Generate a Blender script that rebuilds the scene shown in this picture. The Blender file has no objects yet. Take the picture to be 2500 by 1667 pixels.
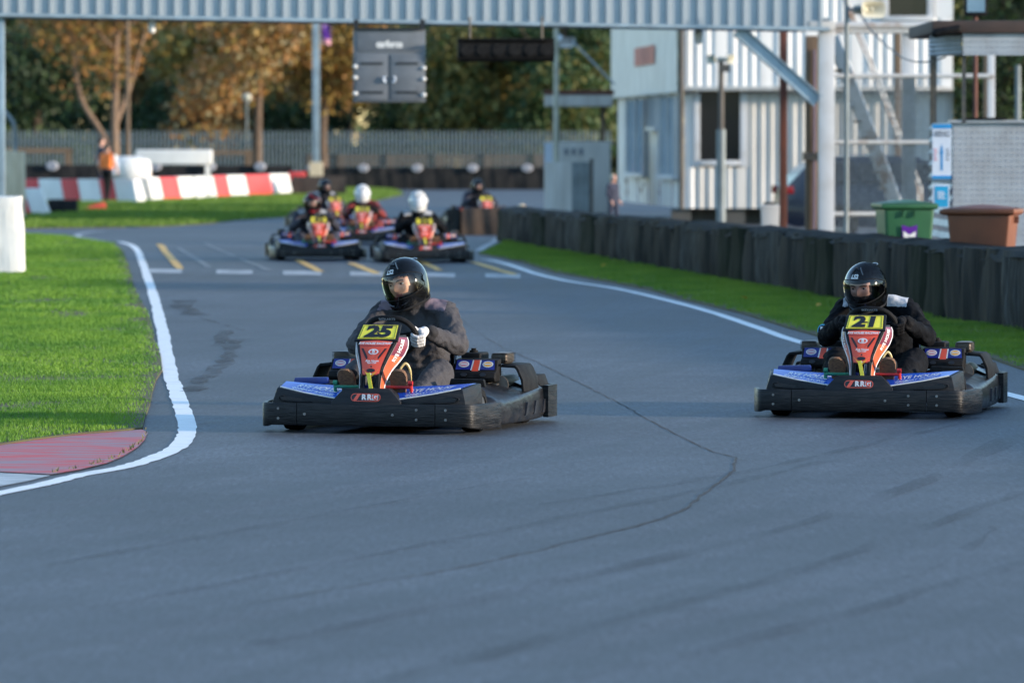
import bpy, bmesh, math, random
import numpy as np
from mathutils import Vector, Matrix, Euler, noise as mnoise
random.seed(7); rng = np.random.default_rng(7)
sc = bpy.context.scene
COL = sc.collection
PI = math.pi

# ------------------------------------------------------------------ camera, sky, sun, exposure
FPX, CAM_H, HORIZON = 13889.0, 1.65, 350.0          # a 200 mm lens on full frame, held at standing height
PITCH = math.atan((833.5 - HORIZON) / FPX)
cam_data = bpy.data.cameras.new('camera'); cam = bpy.data.objects.new('camera', cam_data); COL.objects.link(cam)
cam.location = (0, 0, CAM_H); cam.rotation_euler = (PI / 2 - PITCH, 0, 0)
cam_data.lens = 200.0; cam_data.sensor_width = 36.0; cam_data.clip_start = 0.5; cam_data.clip_end = 2000
cam_data.dof.use_dof = True; cam_data.dof.focus_distance = 33.6; cam_data.dof.aperture_fstop = 4.4
sc.camera = cam
SUN_EL, SUN_AZ = math.radians(10), math.radians(75)  # azimuth measured from straight behind the camera towards its right
sun_dir = Vector((math.sin(SUN_AZ) * math.cos(SUN_EL), -math.cos(SUN_AZ) * math.cos(SUN_EL), math.sin(SUN_EL)))
world = bpy.data.worlds.new('World'); sc.world = world; world.use_nodes = True
wn = world.node_tree.nodes; wl = world.node_tree.links
bg = wn['Background']; bg.inputs[1].default_value = 0.15
sky = wn.new('ShaderNodeTexSky'); sky.sky_type = 'NISHITA'; sky.sun_disc = False
sky.sun_elevation = SUN_EL; sky.sun_rotation = math.atan2(sun_dir.x, sun_dir.y)
sky.air_density = 1.0; sky.dust_density = 0.1; sky.ozone_density = 2.2
wl.new(sky.outputs[0], bg.inputs[0])
sun_data = bpy.data.lights.new('sun', 'SUN'); sun_data.energy = 2.3; sun_data.angle = math.radians(3.0); sun_data.color = (1.0, 0.83, 0.64)
sun = bpy.data.objects.new('sun', sun_data); COL.objects.link(sun)
sun.rotation_euler = sun_dir.to_track_quat('Z', 'Y').to_euler(); sun.location = (20, -10, 12)
vs = sc.view_settings; vs.view_transform = 'Standard'; vs.look = 'None'; vs.gamma = 1.0; vs.use_curve_mapping = False
vs.exposure = 1.7
sc.render.engine = 'CYCLES'
cy = sc.cycles
cy.use_denoising = True
cy.max_bounces = 6; cy.transparent_max_bounces = 12; cy.sample_clamp_indirect = 6.0; cy.caustics_reflective = False; cy.caustics_refractive = False

# ------------------------------------------------------------------ measuring helpers (lens + standing height -> metres)
def G(px, py, z=0.0):
    a = PITCH + math.atan((py - 833.5) / FPX)
    Y = (CAM_H - z) / math.tan(a)
    d = Y * math.cos(PITCH) + (CAM_H - z) * math.sin(PITCH)
    return ((px - 1250) / FPX * d, Y)
def A(px, py, Y):
    a = PITCH + math.atan((py - 833.5) / FPX)
    z = CAM_H - Y * math.tan(a)
    d = Y * math.cos(PITCH) + (CAM_H - z) * math.sin(PITCH)
    return ((px - 1250) / FPX * d, z)
def AX(px, Y): return (px - 1250) / FPX * Y
def AZ(py, Y): return A(1250, py, Y)[1]

# ------------------------------------------------------------------ materials
MATS = {}
def pm(name, col, col2=None, scale=6.0, rough=0.6, metal=0.0, bump=0.0, bscale=None, coat=0.0, spec=0.5, detail=4.0, stretch=None, lo=0.35, hi=0.65, rough2=None, trans=0.0):
    m = bpy.data.materials.new(name); m.use_nodes = True
    nt = m.node_tree; b = nt.nodes['Principled BSDF']
    b.inputs['Base Color'].default_value = (*col, 1); b.inputs['Roughness'].default_value = rough
    b.inputs['Metallic'].default_value = metal; b.inputs['Coat Weight'].default_value = coat
    b.inputs['Specular IOR Level'].default_value = spec
    if coat: b.inputs['Coat Roughness'].default_value = 0.06
    tc = nt.nodes.new('ShaderNodeTexCoord'); src = tc.outputs['Object']
    if stretch:
        mp = nt.nodes.new('ShaderNodeMapping'); mp.inputs['Scale'].default_value = stretch
        nt.links.new(src, mp.inputs[0]); src = mp.outputs[0]
    if col2 is not None or rough2 is not None:
        n = nt.nodes.new('ShaderNodeTexNoise'); n.inputs['Scale'].default_value = scale; n.inputs['Detail'].default_value = detail
        nt.links.new(src, n.inputs['Vector'])
        mr = nt.nodes.new('ShaderNodeMapRange'); mr.inputs['From Min'].default_value = lo; mr.inputs['From Max'].default_value = hi
        nt.links.new(n.outputs['Fac'], mr.inputs['Value'])
        if col2 is not None:
            mx = nt.nodes.new('ShaderNodeMix'); mx.data_type = 'RGBA'
            mx.inputs[6].default_value = (*col, 1); mx.inputs[7].default_value = (*col2, 1)
            nt.links.new(mr.outputs[0], mx.inputs[0]); nt.links.new(mx.outputs[2], b.inputs['Base Color'])
        if rough2 is not None:
            m2 = nt.nodes.new('ShaderNodeMapRange'); m2.inputs['To Min'].default_value = rough; m2.inputs['To Max'].default_value = rough2
            nt.links.new(mr.outputs[0], m2.inputs['Value']); nt.links.new(m2.outputs[0], b.inputs['Roughness'])
    if bump:
        n2 = nt.nodes.new('ShaderNodeTexNoise'); n2.inputs['Scale'].default_value = bscale or scale * 3; n2.inputs['Detail'].default_value = 5
        nt.links.new(src, n2.inputs['Vector'])
        bp = nt.nodes.new('ShaderNodeBump'); bp.inputs['Strength'].default_value = min(1, bump); bp.inputs['Distance'].default_value = 0.02 * max(1, bump)
        nt.links.new(n2.outputs['Fac'], bp.inputs['Height']); nt.links.new(bp.outputs[0], b.inputs['Normal'])
    if trans:
        tr = nt.nodes.new('ShaderNodeBsdfTranslucent'); ms = nt.nodes.new('ShaderNodeMixShader'); ms.inputs[0].default_value = trans
        out = nt.nodes['Material Output']
        cl = b.inputs['Base Color'].links
        if cl: nt.links.new(cl[0].from_socket, tr.inputs[0])
        else: tr.inputs[0].default_value = (*col, 1)
        nt.links.new(b.outputs[0], ms.inputs[1]); nt.links.new(tr.outputs[0], ms.inputs[2]); nt.links.new(ms.outputs[0], out.inputs[0])
    MATS[name] = m
    return m
def M(n): return MATS[n]

pm('black_plastic', (0.008, 0.009, 0.012), (0.020, 0.021, 0.024), 9, 0.42, stretch=(1, 1, 6), rough2=0.62, bump=0.15, bscale=40, spec=0.25)
pm('bumper_plastic', (0.006, 0.007, 0.009), (0.030, 0.030, 0.032), 7, 0.38, spec=0.3, stretch=(1.2, 1.2, 14), rough2=0.6, bump=0.25, bscale=14, lo=0.42, hi=0.78)
pm('gloss_black', (0.008, 0.009, 0.011), None, 6, 0.16, coat=0.6)
pm('matt_black', (0.006, 0.006, 0.007), (0.014, 0.014, 0.015), 20, 0.7, spec=0.15)
pm('rubber', (0.007, 0.007, 0.008), (0.016, 0.016, 0.016), 14, 0.8, spec=0.15, bump=0.3, bscale=60)
pm('steel', (0.32, 0.33, 0.35), (0.18, 0.18, 0.19), 20, 0.35, metal=0.9)
pm('dark_steel', (0.07, 0.07, 0.075), (0.14, 0.12, 0.10), 20, 0.45, metal=0.7)
pm('muffler', (0.10, 0.085, 0.075), (0.20, 0.17, 0.15), 16, 0.5, metal=0.6)
pm('kart_red', (0.80, 0.095, 0.045), (0.72, 0.080, 0.038), 8, 0.32, coat=0.35)
pm('kart_orange', (0.78, 0.14, 0.055), (0.62, 0.09, 0.04), 8, 0.32, coat=0.3)
pm('kart_maroon', (0.20, 0.025, 0.045), (0.12, 0.02, 0.05), 9, 0.35, coat=0.3)
pm('kart_blue', (0.012, 0.095, 0.60), (0.02, 0.13, 0.66), 6, 0.34, coat=0.3)
pm('deep_blue', (0.010, 0.018, 0.30), (0.015, 0.025, 0.20), 9, 0.35, coat=0.3)
pm('decal_white', (0.78, 0.78, 0.78), (0.66, 0.66, 0.66), 30, 0.45)
pm('decal_yellow', (0.95, 0.80, 0.07), (0.88, 0.72, 0.06), 14, 0.4)
pm('decal_gold', (0.85, 0.36, 0.03), None, 5, 0.4)
pm('decal_black', (0.012, 0.013, 0.018), None, 5, 0.45)
pm('engine_red', (0.42, 0.02, 0.03), (0.25, 0.015, 0.03), 20, 0.4)
pm('pedal_red', (0.60, 0.03, 0.02), (0.4, 0.02, 0.02), 20, 0.35)
pm('pedal_green', (0.02, 0.22, 0.12), (0.02, 0.16, 0.10), 20, 0.4)
pm('hose', (0.55, 0.42, 0.16), (0.42, 0.32, 0.14), 20, 0.4)
pm('tank_white', (0.55, 0.52, 0.42), (0.45, 0.42, 0.34), 12, 0.5)
pm('sole', (0.23, 0.115, 0.055), (0.10, 0.052, 0.030), 60, 0.75, bump=0.5, bscale=120, stretch=(1, 1, 3))
pm('suit_grey', (0.054, 0.052, 0.058), (0.066, 0.064, 0.071), 7, 0.88, bump=0.7, bscale=26, spec=0.2)
pm('suit_patch', (0.165, 0.125, 0.155), (0.20, 0.155, 0.18), 12, 0.85, bump=0.3, bscale=30, spec=0.2)
pm('suit_black', (0.003, 0.0035, 0.005), (0.010, 0.011, 0.014), 8, 0.85, bump=0.6, bscale=22, spec=0.08)
pm('suit_white', (0.42, 0.44, 0.48), (0.5, 0.5, 0.52), 20, 0.8, bump=0.3, bscale=40)
pm('suit_red', (0.20, 0.014, 0.012), (0.02, 0.012, 0.014), 9, 0.8, bump=0.3)
pm('suit_navy', (0.012, 0.014, 0.03), (0.03, 0.032, 0.05), 9, 0.8)
pm('glove_white', (0.62, 0.61, 0.61), (0.52, 0.50, 0.50), 40, 0.8, bump=0.4, bscale=70)
pm('glove_black', (0.005, 0.005, 0.006), (0.014, 0.014, 0.016), 30, 0.8, spec=0.1, bump=0.4, bscale=70)
pm('knit', (0.010, 0.009, 0.011), (0.022, 0.02, 0.022), 60, 0.9)
pm('skin', (0.70, 0.40, 0.30), (0.62, 0.32, 0.24), 16, 0.5)
pm('lips', (0.42, 0.13, 0.11), None, 5, 0.4)
pm('hair', (0.035, 0.022, 0.016), (0.06, 0.04, 0.03), 60, 0.6)
pm('eye_white', (0.7, 0.68, 0.66), None, 5, 0.2)
pm('iris', (0.03, 0.025, 0.02), None, 5, 0.15)
pm('helmet_white', (0.90, 0.90, 0.90), (0.84, 0.84, 0.84), 10, 0.3, coat=0.2)
pm('visor_pale', (0.62, 0.63, 0.66), None, 5, 0.12, coat=0.5)
pm('hivis', (1.0, 0.24, 0.04), (0.95, 0.20, 0.03), 12, 0.6)
pm('jeans', (0.02, 0.025, 0.05), (0.035, 0.04, 0.07), 20, 0.85)
# setting
pm('white_paint', (0.80, 0.80, 0.80), (0.60, 0.61, 0.62), 5, 0.55, bump=0.2, bscale=60, lo=0.5, hi=0.82)
pm('worn_white', (0.44, 0.45, 0.47), (0.16, 0.17, 0.19), 3.5, 0.6, detail=8, lo=0.42, hi=0.66)
pm('yellow_paint', (0.72, 0.40, 0.07), (0.45, 0.27, 0.08), 4, 0.6, detail=8, lo=0.45, hi=0.75)
pm('kerb_red', (0.50, 0.040, 0.050), (0.27, 0.15, 0.18), 2.2, 0.6, stretch=(1.0, 3.4, 1.0), detail=12, lo=0.43, hi=0.57)
pm('kerb_white', (0.50, 0.53, 0.55), (0.24, 0.27, 0.29), 3.0, 0.65, stretch=(1.2, 3.0, 1.0), detail=10)
pm('crack_dark', (0.032, 0.031, 0.032), (0.062, 0.060, 0.058), 9, 0.85)
pm('soil', (0.085, 0.085, 0.030), (0.07, 0.052, 0.032), 1.6, 0.95, detail=8, bump=0.5, bscale=20)
pm('ground', (0.085, 0.085, 0.082), (0.06, 0.058, 0.05), 0.6, 0.9, detail=8)
pm('kerb_debris', (0.16, 0.13, 0.05), (0.10, 0.12, 0.03), 20, 0.8)
pm('wood_dark', (0.05, 0.06, 0.025), (0.09, 0.07, 0.03), 0.1, 0.9)
pm('leaf_drop', (0.75, 0.45, 0.03), (0.5, 0.22, 0.03), 30, 0.6)
pm('belting', (0.003, 0.004, 0.005), (0.016, 0.019, 0.021), 3.2, 0.7, spec=0.12, stretch=(6, 6, 0.7), detail=7, rough2=0.85, bump=0.5, bscale=6, lo=0.40, hi=0.76)
pm('belting_moss', (0.006, 0.008, 0.008), (0.012, 0.017, 0.009), 3.2, 0.8, spec=0.08, stretch=(5, 5, 0.6), detail=7, bump=0.5, bscale=6)
pm('belting_pale', (0.010, 0.012, 0.013), (0.060, 0.064, 0.067), 3.0, 0.75, spec=0.1, stretch=(7, 7, 0.8), detail=8, bump=0.5, bscale=6, lo=0.45, hi=0.72)
pm('pod_plastic', (0.007, 0.008, 0.011), (0.018, 0.018, 0.020), 12, 0.3, stretch=(1, 1, 2), rough2=0.42, spec=0.4, bump=0.15, bscale=14)
pm('gantry_metal', (0.36, 0.42, 0.47), (0.28, 0.33, 0.38), 0.9, 0.42, metal=0.35, stretch=(3, 3, 0.6), detail=5, rough2=0.55)
pm('gantry_steel', (0.34, 0.44, 0.52), (0.25, 0.32, 0.38), 3, 0.45, metal=0.4)
pm('white_steel', (0.58, 0.59, 0.61), (0.42, 0.40, 0.38), 2.2, 0.5, detail=8, lo=0.5, hi=0.8)
pm('rusty_white', (0.58, 0.57, 0.55), (0.26, 0.14, 0.07), 3.0, 0.6, detail=8, lo=0.52, hi=0.70)
pm('rust_red', (0.135, 0.040, 0.025), (0.09, 0.03, 0.022), 4, 0.7, detail=6)
pm('timber', (0.20, 0.135, 0.085), (0.12, 0.085, 0.06), 2.5, 0.85, stretch=(6, 6, 0.5), detail=7)
pm('timber_grey', (0.14, 0.125, 0.11), (0.09, 0.08, 0.07), 3, 0.85, stretch=(4, 4, 0.6), detail=6)
pm('cream', (0.66, 0.56, 0.40), (0.52, 0.42, 0.28), 2.5, 0.7, stretch=(4, 4, 0.6))
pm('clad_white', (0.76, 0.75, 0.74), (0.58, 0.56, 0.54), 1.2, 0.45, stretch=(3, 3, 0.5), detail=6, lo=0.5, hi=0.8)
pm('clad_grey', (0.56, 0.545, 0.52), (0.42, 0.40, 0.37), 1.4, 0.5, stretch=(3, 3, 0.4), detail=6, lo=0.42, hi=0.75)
pm('panel_white', (0.66, 0.645, 0.63), (0.55, 0.535, 0.52), 1.5, 0.5, detail=6)
pm('dark_glass', (0.010, 0.010, 0.012), None, 5, 0.12, spec=0.6)
pm('blue_glass', (0.20, 0.32, 0.42), (0.15, 0.26, 0.36), 3, 0.15)
pm('sign_letters', (0.42, 0.10, 0.13), None, 5, 0.5)
pm('sign_red', (0.40, 0.025, 0.045), (0.32, 0.022, 0.04), 8, 0.5)
pm('sign_blue', (0.015, 0.27, 0.62), (0.02, 0.22, 0.52), 8, 0.45)
pm('sign_cyan', (0.01, 0.34, 0.62), (0.02, 0.28, 0.5), 8, 0.45)
pm('sign_white', (0.62, 0.68, 0.78), (0.56, 0.62, 0.72), 8, 0.5)
pm('sign_grey', (0.16, 0.18, 0.22), None, 8, 0.5)
pm('sign_pink', (0.62, 0.25, 0.32), None, 8, 0.5)
pm('plate_metal', (0.44, 0.46, 0.49), (0.35, 0.36, 0.38), 4, 0.4, metal=0.3, rough2=0.55)
pm('box_grey', (0.15, 0.165, 0.19), (0.12, 0.132, 0.152), 4, 0.45)
pm('fence_grey', (0.20, 0.235, 0.25), (0.14, 0.165, 0.175), 3, 0.55, metal=0.3)
pm('palisade_grey', (0.125, 0.18, 0.22), (0.095, 0.14, 0.17), 3, 0.6)
pm('bin_green', (0.026, 0.120, 0.050), (0.020, 0.092, 0.040), 3, 0.45)
pm('bin_brown', (0.20, 0.066, 0.030), (0.155, 0.052, 0.026), 3, 0.5)
pm('purple', (0.09, 0.006, 0.26), None, 5, 0.5)
pm('car_navy', (0.005, 0.008, 0.022), (0.006, 0.009, 0.025), 3, 0.3, coat=0.3)
pm('car_black', (0.012, 0.014, 0.02), None, 3, 0.2, coat=0.8)
pm('tail_red', (0.32, 0.01, 0.015), None, 5, 0.25)
pm('barrier_red', (0.66, 0.045, 0.045), (0.58, 0.06, 0.05), 2, 0.5)
pm('barrier_white', (0.80, 0.79, 0.76), (0.70, 0.69, 0.66), 2, 0.5)
pm('block_white', (0.78, 0.77, 0.74), (0.60, 0.58, 0.53), 2.6, 0.6, stretch=(3, 3, 0.7), detail=7, bump=0.4, bscale=6, lo=0.5, hi=0.8)
pm('tarp_dark', (0.016, 0.017, 0.019), (0.032, 0.031, 0.031), 3, 0.8, spec=0.1)
pm('horn', (0.50, 0.49, 0.40), (0.38, 0.37, 0.30), 5, 0.5)
pm('pod_decal_blue', (0.010, 0.05, 0.30), (0.015, 0.03, 0.2), 9, 0.4)
pm('roof_brown', (0.075, 0.045, 0.036), (0.055, 0.036, 0.03), 4, 0.75)
pm('bark', (0.15, 0.10, 0.068), (0.085, 0.06, 0.045), 5, 0.9, stretch=(4, 4, 0.7), detail=7, bump=0.6, bscale=14)
pm('bark_light', (0.27, 0.175, 0.115), (0.16, 0.11, 0.08), 5, 0.9, stretch=(4, 4, 0.7), detail=7, bump=0.6, bscale=14)
for n, a, b_ in (('leaf_orange', (0.34, 0.155, 0.036), (0.21, 0.11, 0.032)), ('leaf_gold', (0.33, 0.205, 0.040), (0.19, 0.14, 0.032)),
                 ('leaf_olive', (0.23, 0.21, 0.060), (0.135, 0.140, 0.042)), ('leaf_tan', (0.44, 0.34, 0.17), (0.30, 0.245, 0.125)),
                 ('leaf_dark', (0.022, 0.044, 0.022), (0.042, 0.070, 0.028)), ('leaf_green', (0.062, 0.115, 0.034), (0.036, 0.075, 0.025))):
    pm(n, a, b_, 0.9, 0.65, detail=6, trans=0.25, lo=0.38, hi=0.62)
pm('grass_brightened', (0.200, 0.310, 0.03), (0.10, 0.22, 0.02), 1.0, 0.65, detail=7, trans=0.35, lo=0.38, hi=0.62)  # same turf with light put into its colour, as the tyre wall shades it
pm('grass_near', (0.158, 0.300, 0.022), (0.080, 0.205, 0.016), 1.1, 0.65, detail=7, trans=0.3, lo=0.38, hi=0.62, stretch=(1, 0.35, 1))
pm('grass_far', (0.140, 0.240, 0.022), (0.10, 0.19, 0.02), 0.35, 0.65, detail=7, trans=0.3)

def asphalt():
    m = bpy.data.materials.new('asphalt'); m.use_nodes = True; MATS['asphalt'] = m
    nt = m.node_tree; L = nt.links.new; N = nt.nodes.new; b = nt.nodes['Principled BSDF']
    tc = N('ShaderNodeTexCoord')
    sep = N('ShaderNodeSeparateXYZ'); L(tc.outputs['Object'], sep.inputs[0])
    def math_(op, a, b2):
        q = N('ShaderNodeMath'); q.operation = op
        for i, v in enumerate((a, b2)):
            if isinstance(v, (int, float)): q.inputs[i].default_value = v
            else: L(v, q.inputs[i])
        return q.outputs[0]
    # rubbered-in racing line: streaks that follow the karts' sweep through the corner
    dx = math_('SUBTRACT', sep.outputs[0], -12.5); dy = math_('SUBTRACT', sep.outputs[1], 20.0)
    x2 = math_('SUBTRACT', sep.outputs[0], math_('MULTIPLY', math_('SUBTRACT', sep.outputs[1], 22.0), 0.25))
    yy = math_('SUBTRACT', sep.outputs[1], 34.0)
    x3 = math_('ADD', x2, math_('MULTIPLY', math_('MULTIPLY', yy, yy), 0.0035))
    cmb = N('ShaderNodeCombineXYZ'); L(math_('MULTIPLY', x3, 4.5), cmb.inputs[0]); L(math_('MULTIPLY', sep.outputs[1], 0.16), cmb.inputs[1])
    ns = N('ShaderNodeTexNoise'); ns.inputs['Scale'].default_value = 1.0; ns.inputs['Detail'].default_value = 6; L(cmb.outputs[0], ns.inputs['Vector'])
    big = N('ShaderNodeTexNoise'); big.inputs['Scale'].default_value = 0.22; big.inputs['Detail'].default_value = 5; L(tc.outputs['Object'], big.inputs['Vector'])
    fine = N('ShaderNodeTexNoise'); fine.inputs['Scale'].default_value = 95; fine.inputs['Detail'].default_value = 3; L(tc.outputs['Object'], fine.inputs['Vector'])
    r1 = N('ShaderNodeValToRGB'); L(ns.outputs['Fac'], r1.inputs[0])
    r1.color_ramp.elements[0].position = 0.34; r1.color_ramp.elements[0].color = (0.041, 0.047, 0.058, 1)
    r1.color_ramp.elements[1].position = 0.60; r1.color_ramp.elements[1].color = (0.069, 0.080, 0.097, 1)
    def mul(c, fac, lo, hi):
        mr = N('ShaderNodeMapRange'); mr.inputs['From Min'].default_value = 0.3; mr.inputs['From Max'].default_value = 0.7
        mr.inputs['To Min'].default_value = lo; mr.inputs['To Max'].default_value = hi; L(fac, mr.inputs['Value'])
        mx = N('ShaderNodeVectorMath'); mx.operation = 'SCALE'; L(c, mx.inputs[0]); L(mr.outputs[0], mx.inputs['Scale']); return mx.outputs[0]
    mid = N('ShaderNodeTexNoise'); mid.inputs['Scale'].default_value = 2.2; mid.inputs['Detail'].default_value = 8; mid.inputs['Roughness'].default_value = 0.7; L(tc.outputs['Object'], mid.inputs['Vector'])
    grain = N('ShaderNodeTexNoise'); grain.inputs['Scale'].default_value = 34; grain.inputs['Detail'].default_value = 4; L(tc.outputs['Object'], grain.inputs['Vector'])
    gm = N('ShaderNodeMapping'); gm.inputs['Scale'].default_value = (42, 3.2, 1); L(tc.outputs['Object'], gm.inputs[0])   # rubber-polished grain, drawn out along the direction of travel
    drag = N('ShaderNodeTexNoise'); drag.inputs['Scale'].default_value = 1.0; drag.inputs['Detail'].default_value = 5; drag.inputs['Roughness'].default_value = 0.75; L(gm.outputs[0], drag.inputs['Vector'])
    c = mul(mul(mul(mul(mul(r1.outputs[0], big.outputs['Fac'], 0.72, 1.26), mid.outputs['Fac'], 0.80, 1.18), grain.outputs['Fac'], 0.55, 1.45), fine.outputs['Fac'], 0.5, 1.5), drag.outputs['Fac'], 0.68, 1.32)
    L(c, b.inputs['Base Color'])
    mr = N('ShaderNodeMapRange'); mr.inputs['To Min'].default_value = 0.50; mr.inputs['To Max'].default_value = 0.72; L(ns.outputs['Fac'], mr.inputs['Value']); L(mr.outputs[0], b.inputs['Roughness'])
    bp = N('ShaderNodeBump'); bp.inputs['Strength'].default_value = 0.35; bp.inputs['Distance'].default_value = 0.01
    L(fine.outputs['Fac'], bp.inputs['Height']); L(bp.outputs[0], b.inputs['Normal'])
asphalt()

def visor_mat(name, tint, gloss):
    m = bpy.data.materials.new(name); m.use_nodes = True; MATS[name] = m
    nt = m.node_tree; N = nt.nodes.new; L = nt.links.new
    nt.nodes.remove(nt.nodes['Principled BSDF'])
    t = N('ShaderNodeBsdfTransparent'); t.inputs[0].default_value = (*tint, 1)
    g = N('ShaderNodeBsdfGlossy'); g.inputs['Roughness'].default_value = 0.06; g.inputs[0].default_value = (1, 1, 1, 1)
    fr = N('ShaderNodeFresnel'); fr.inputs[0].default_value = 1.5
    mr = N('ShaderNodeMapRange'); mr.inputs['To Min'].default_value = gloss; mr.inputs['To Max'].default_value = 0.75; L(fr.outputs[0], mr.inputs['Value'])
    ms = N('ShaderNodeMixShader'); L(mr.outputs[0], ms.inputs[0]); L(t.outputs[0], ms.inputs[1]); L(g.outputs[0], ms.inputs[2])
    L(ms.outputs[0], nt.nodes['Material Output'].inputs[0])
visor_mat('visor_clear', (0.90, 0.91, 0.86), 0.0)
visor_mat('visor_smoke', (0.62, 0.63, 0.66), 0.0)
visor_mat('pane', (0.25, 0.30, 0.33), 0.10)

# ------------------------------------------------------------------ mesh helpers
class MB:
    def __init__(s): s.v = []; s.f = []; s.m = []
    def add(s, vs, fs, mat=0):
        o = len(s.v); s.v += [tuple(p) for p in vs]; s.f += [tuple(i + o for i in q) for q in fs]; s.m += [mat] * len(fs); return s
    def box(s, x0, x1, y0, y1, z0, z1, mat=0):
        return s.add([(x0, y0, z0), (x1, y0, z0), (x1, y1, z0), (x0, y1, z0), (x0, y0, z1), (x1, y0, z1), (x1, y1, z1), (x0, y1, z1)],
                     [(0, 3, 2, 1), (4, 5, 6, 7), (0, 1, 5, 4), (1, 2, 6, 5), (2, 3, 7, 6), (3, 0, 4, 7)], mat)
    def bar(s, p, q, w, h, mat=0, up=(0, 0, 1)):
        p, q = Vector(p), Vector(q); d = (q - p).normalized(); u = Vector(up)
        if abs(d.dot(u)) > 0.98: u = Vector((0, 1, 0))
        a = d.cross(u).normalized() * w / 2; b = a.cross(d).normalized() * h / 2
        vs = [p - a - b, p + a - b, p + a + b, p - a + b, q - a - b, q + a - b, q + a + b, q - a + b]
        return s.add(vs, [(0, 1, 2, 3), (7, 6, 5, 4), (0, 4, 5, 1), (1, 5, 6, 2), (2, 6, 7, 3), (3, 7, 4, 0)], mat)
    def tube(s, pts, r, n=8, mat=0, caps=True, closed=False):
        pts = [Vector(p) for p in pts]; k = len(pts); rs = r if isinstance(r, (list, tuple)) else [r] * k
        rings = []; u = None
        for i, p in enumerate(pts):
            if closed: d = (pts[(i + 1) % k] - pts[i - 1])
            else: d = pts[min(i + 1, k - 1)] - pts[max(i - 1, 0)]
            d.normalize()
            if u is None: u = d.orthogonal().normalized()
            u = (u - d * u.dot(d)).normalized(); w = d.cross(u)
            rings.append([p + (u * math.cos(2 * PI * j / n) + w * math.sin(2 * PI * j / n)) * rs[i] for j in range(n)])
        return s.loft(rings, mat, caps and not closed, closed)
    def loft(s, rings, mat=0, caps=True, loop=False):
        n = len(rings[0]); vs = [p for r in rings for p in r]; fs = []
        k = len(rings)
        for i in range(k if loop else k - 1):
            a = i * n; b = ((i + 1) % k) * n
            for j in range(n): fs.append((a + j, a + (j + 1) % n, b + (j + 1) % n, b + j))
        if caps: fs.append(tuple(reversed(range(n)))); fs.append(tuple((k - 1) * n + j for j in range(n)))
        return s.add(vs, fs, mat)
    def sheet(s, rows, mat=0):
        n = len(rows[0]); vs = [p for r in rows for p in r]
        return s.add(vs, [(i * n + j, i * n + j + 1, (i + 1) * n + j + 1, (i + 1) * n + j) for i in range(len(rows) - 1) for j in range(n - 1)], mat)
    def prism(s, poly, a, b, axis='y', mat=0):
        n = len(poly)
        def P(u, v, w): return {'y': (u, w, v), 'x': (w, u, v), 'z': (u, v, w)}[axis]
        vs = [P(u, v, a) for u, v in poly] + [P(u, v, b) for u, v in poly]
        fs = [tuple(range(n)), tuple(reversed(range(n, 2 * n)))] + [(i, i + n, (i + 1) % n + n, (i + 1) % n) for i in range(n)]
        return s.add(vs, fs, mat)
    def disc(s, c, r, nrm, th=0.004, n=16, mat=0, ry=None):
        c = Vector(c); nz = Vector(nrm).normalized(); u = nz.orthogonal().normalized()
        if abs(nz.z) < 0.9: u = Vector((0, 0, 1)).cross(nz).normalized()
        w = nz.cross(u); ry = ry or r
        ring = [u * math.cos(2 * PI * j / n) * r + w * math.sin(2 * PI * j / n) * ry for j in range(n)]
        return s.loft([[c + q for q in ring], [c + q + nz * th for q in ring]], mat)
    def ell(s, c, rx, ry, rz, n=16, k=10, mat=0):
        vs = []; fs = []
        for i in range(k + 1):
            t = PI * i / k
            for j in range(n):
                p = 2 * PI * j / n; vs.append((c[0] + rx * math.sin(t) * math.cos(p), c[1] + ry * math.sin(t) * math.sin(p), c[2] + rz * math.cos(t)))
        for i in range(k):
            for j in range(n): fs.append((i * n + j, (i + 1) * n + j, (i + 1) * n + (j + 1) % n, i * n + (j + 1) % n))
        return s.add(vs, fs, mat)
    def capsule(s, p, q, r0, r1, n=14, mat=0, k=4):
        p, q = Vector(p), Vector(q); d = (q - p).normalized(); u = d.orthogonal().normalized(); w = d.cross(u); rings = []
        def ring(c, r): return [c + (u * math.cos(2 * PI * j / n) + w * math.sin(2 * PI * j / n)) * max(r, 1e-4) for j in range(n)]
        for i in range(k): a = PI / 2 * i / k; rings.append(ring(p - d * r0 * math.cos(a), r0 * math.sin(a)))
        rings.append(ring(p, r0)); rings.append(ring(q, r1))
        for i in range(1, k + 1): a = PI / 2 * i / k; rings.append(ring(q + d * r1 * math.sin(a), r1 * math.cos(a)))
        return s.loft(rings, mat)
    def mesh(s, name, mats, angle=35, bevel=0, seg=2, weld=True):
        me = bpy.data.meshes.new(name)
        if bevel or weld:
            bm = bmesh.new(); bv = [bm.verts.new(p) for p in s.v]
            for q, mi in zip(s.f, s.m):
                try: fc = bm.faces.new([bv[i] for i in q]); fc.material_index = mi
                except ValueError: pass
            bmesh.ops.remove_doubles(bm, verts=bm.verts, dist=1e-5)
            bmesh.ops.recalc_face_normals(bm, faces=bm.faces)
            if bevel:
                ed = [e for e in bm.edges if len(e.link_faces) == 2 and e.calc_face_angle(0) > math.radians(28)]
                bmesh.ops.bevel(bm, geom=ed, offset=bevel, segments=seg, affect='EDGES', clamp_overlap=True, profile=0.6)
            bm.to_mesh(me); bm.free()
        else:
            me.from_pydata(s.v, [], s.f); me.polygons.foreach_set('material_index', s.m)
        for m in (mats if isinstance(mats, (list, tuple)) else [mats]): me.materials.append(MATS[m] if isinstance(m, str) else m)
        if angle: me.shade_smooth(); me.set_sharp_from_angle(angle=math.radians(angle))
        return me
    def build(s, name, mats, parent=None, **kw):
        return link(name, s.mesh(name, mats, **kw), parent)
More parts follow.
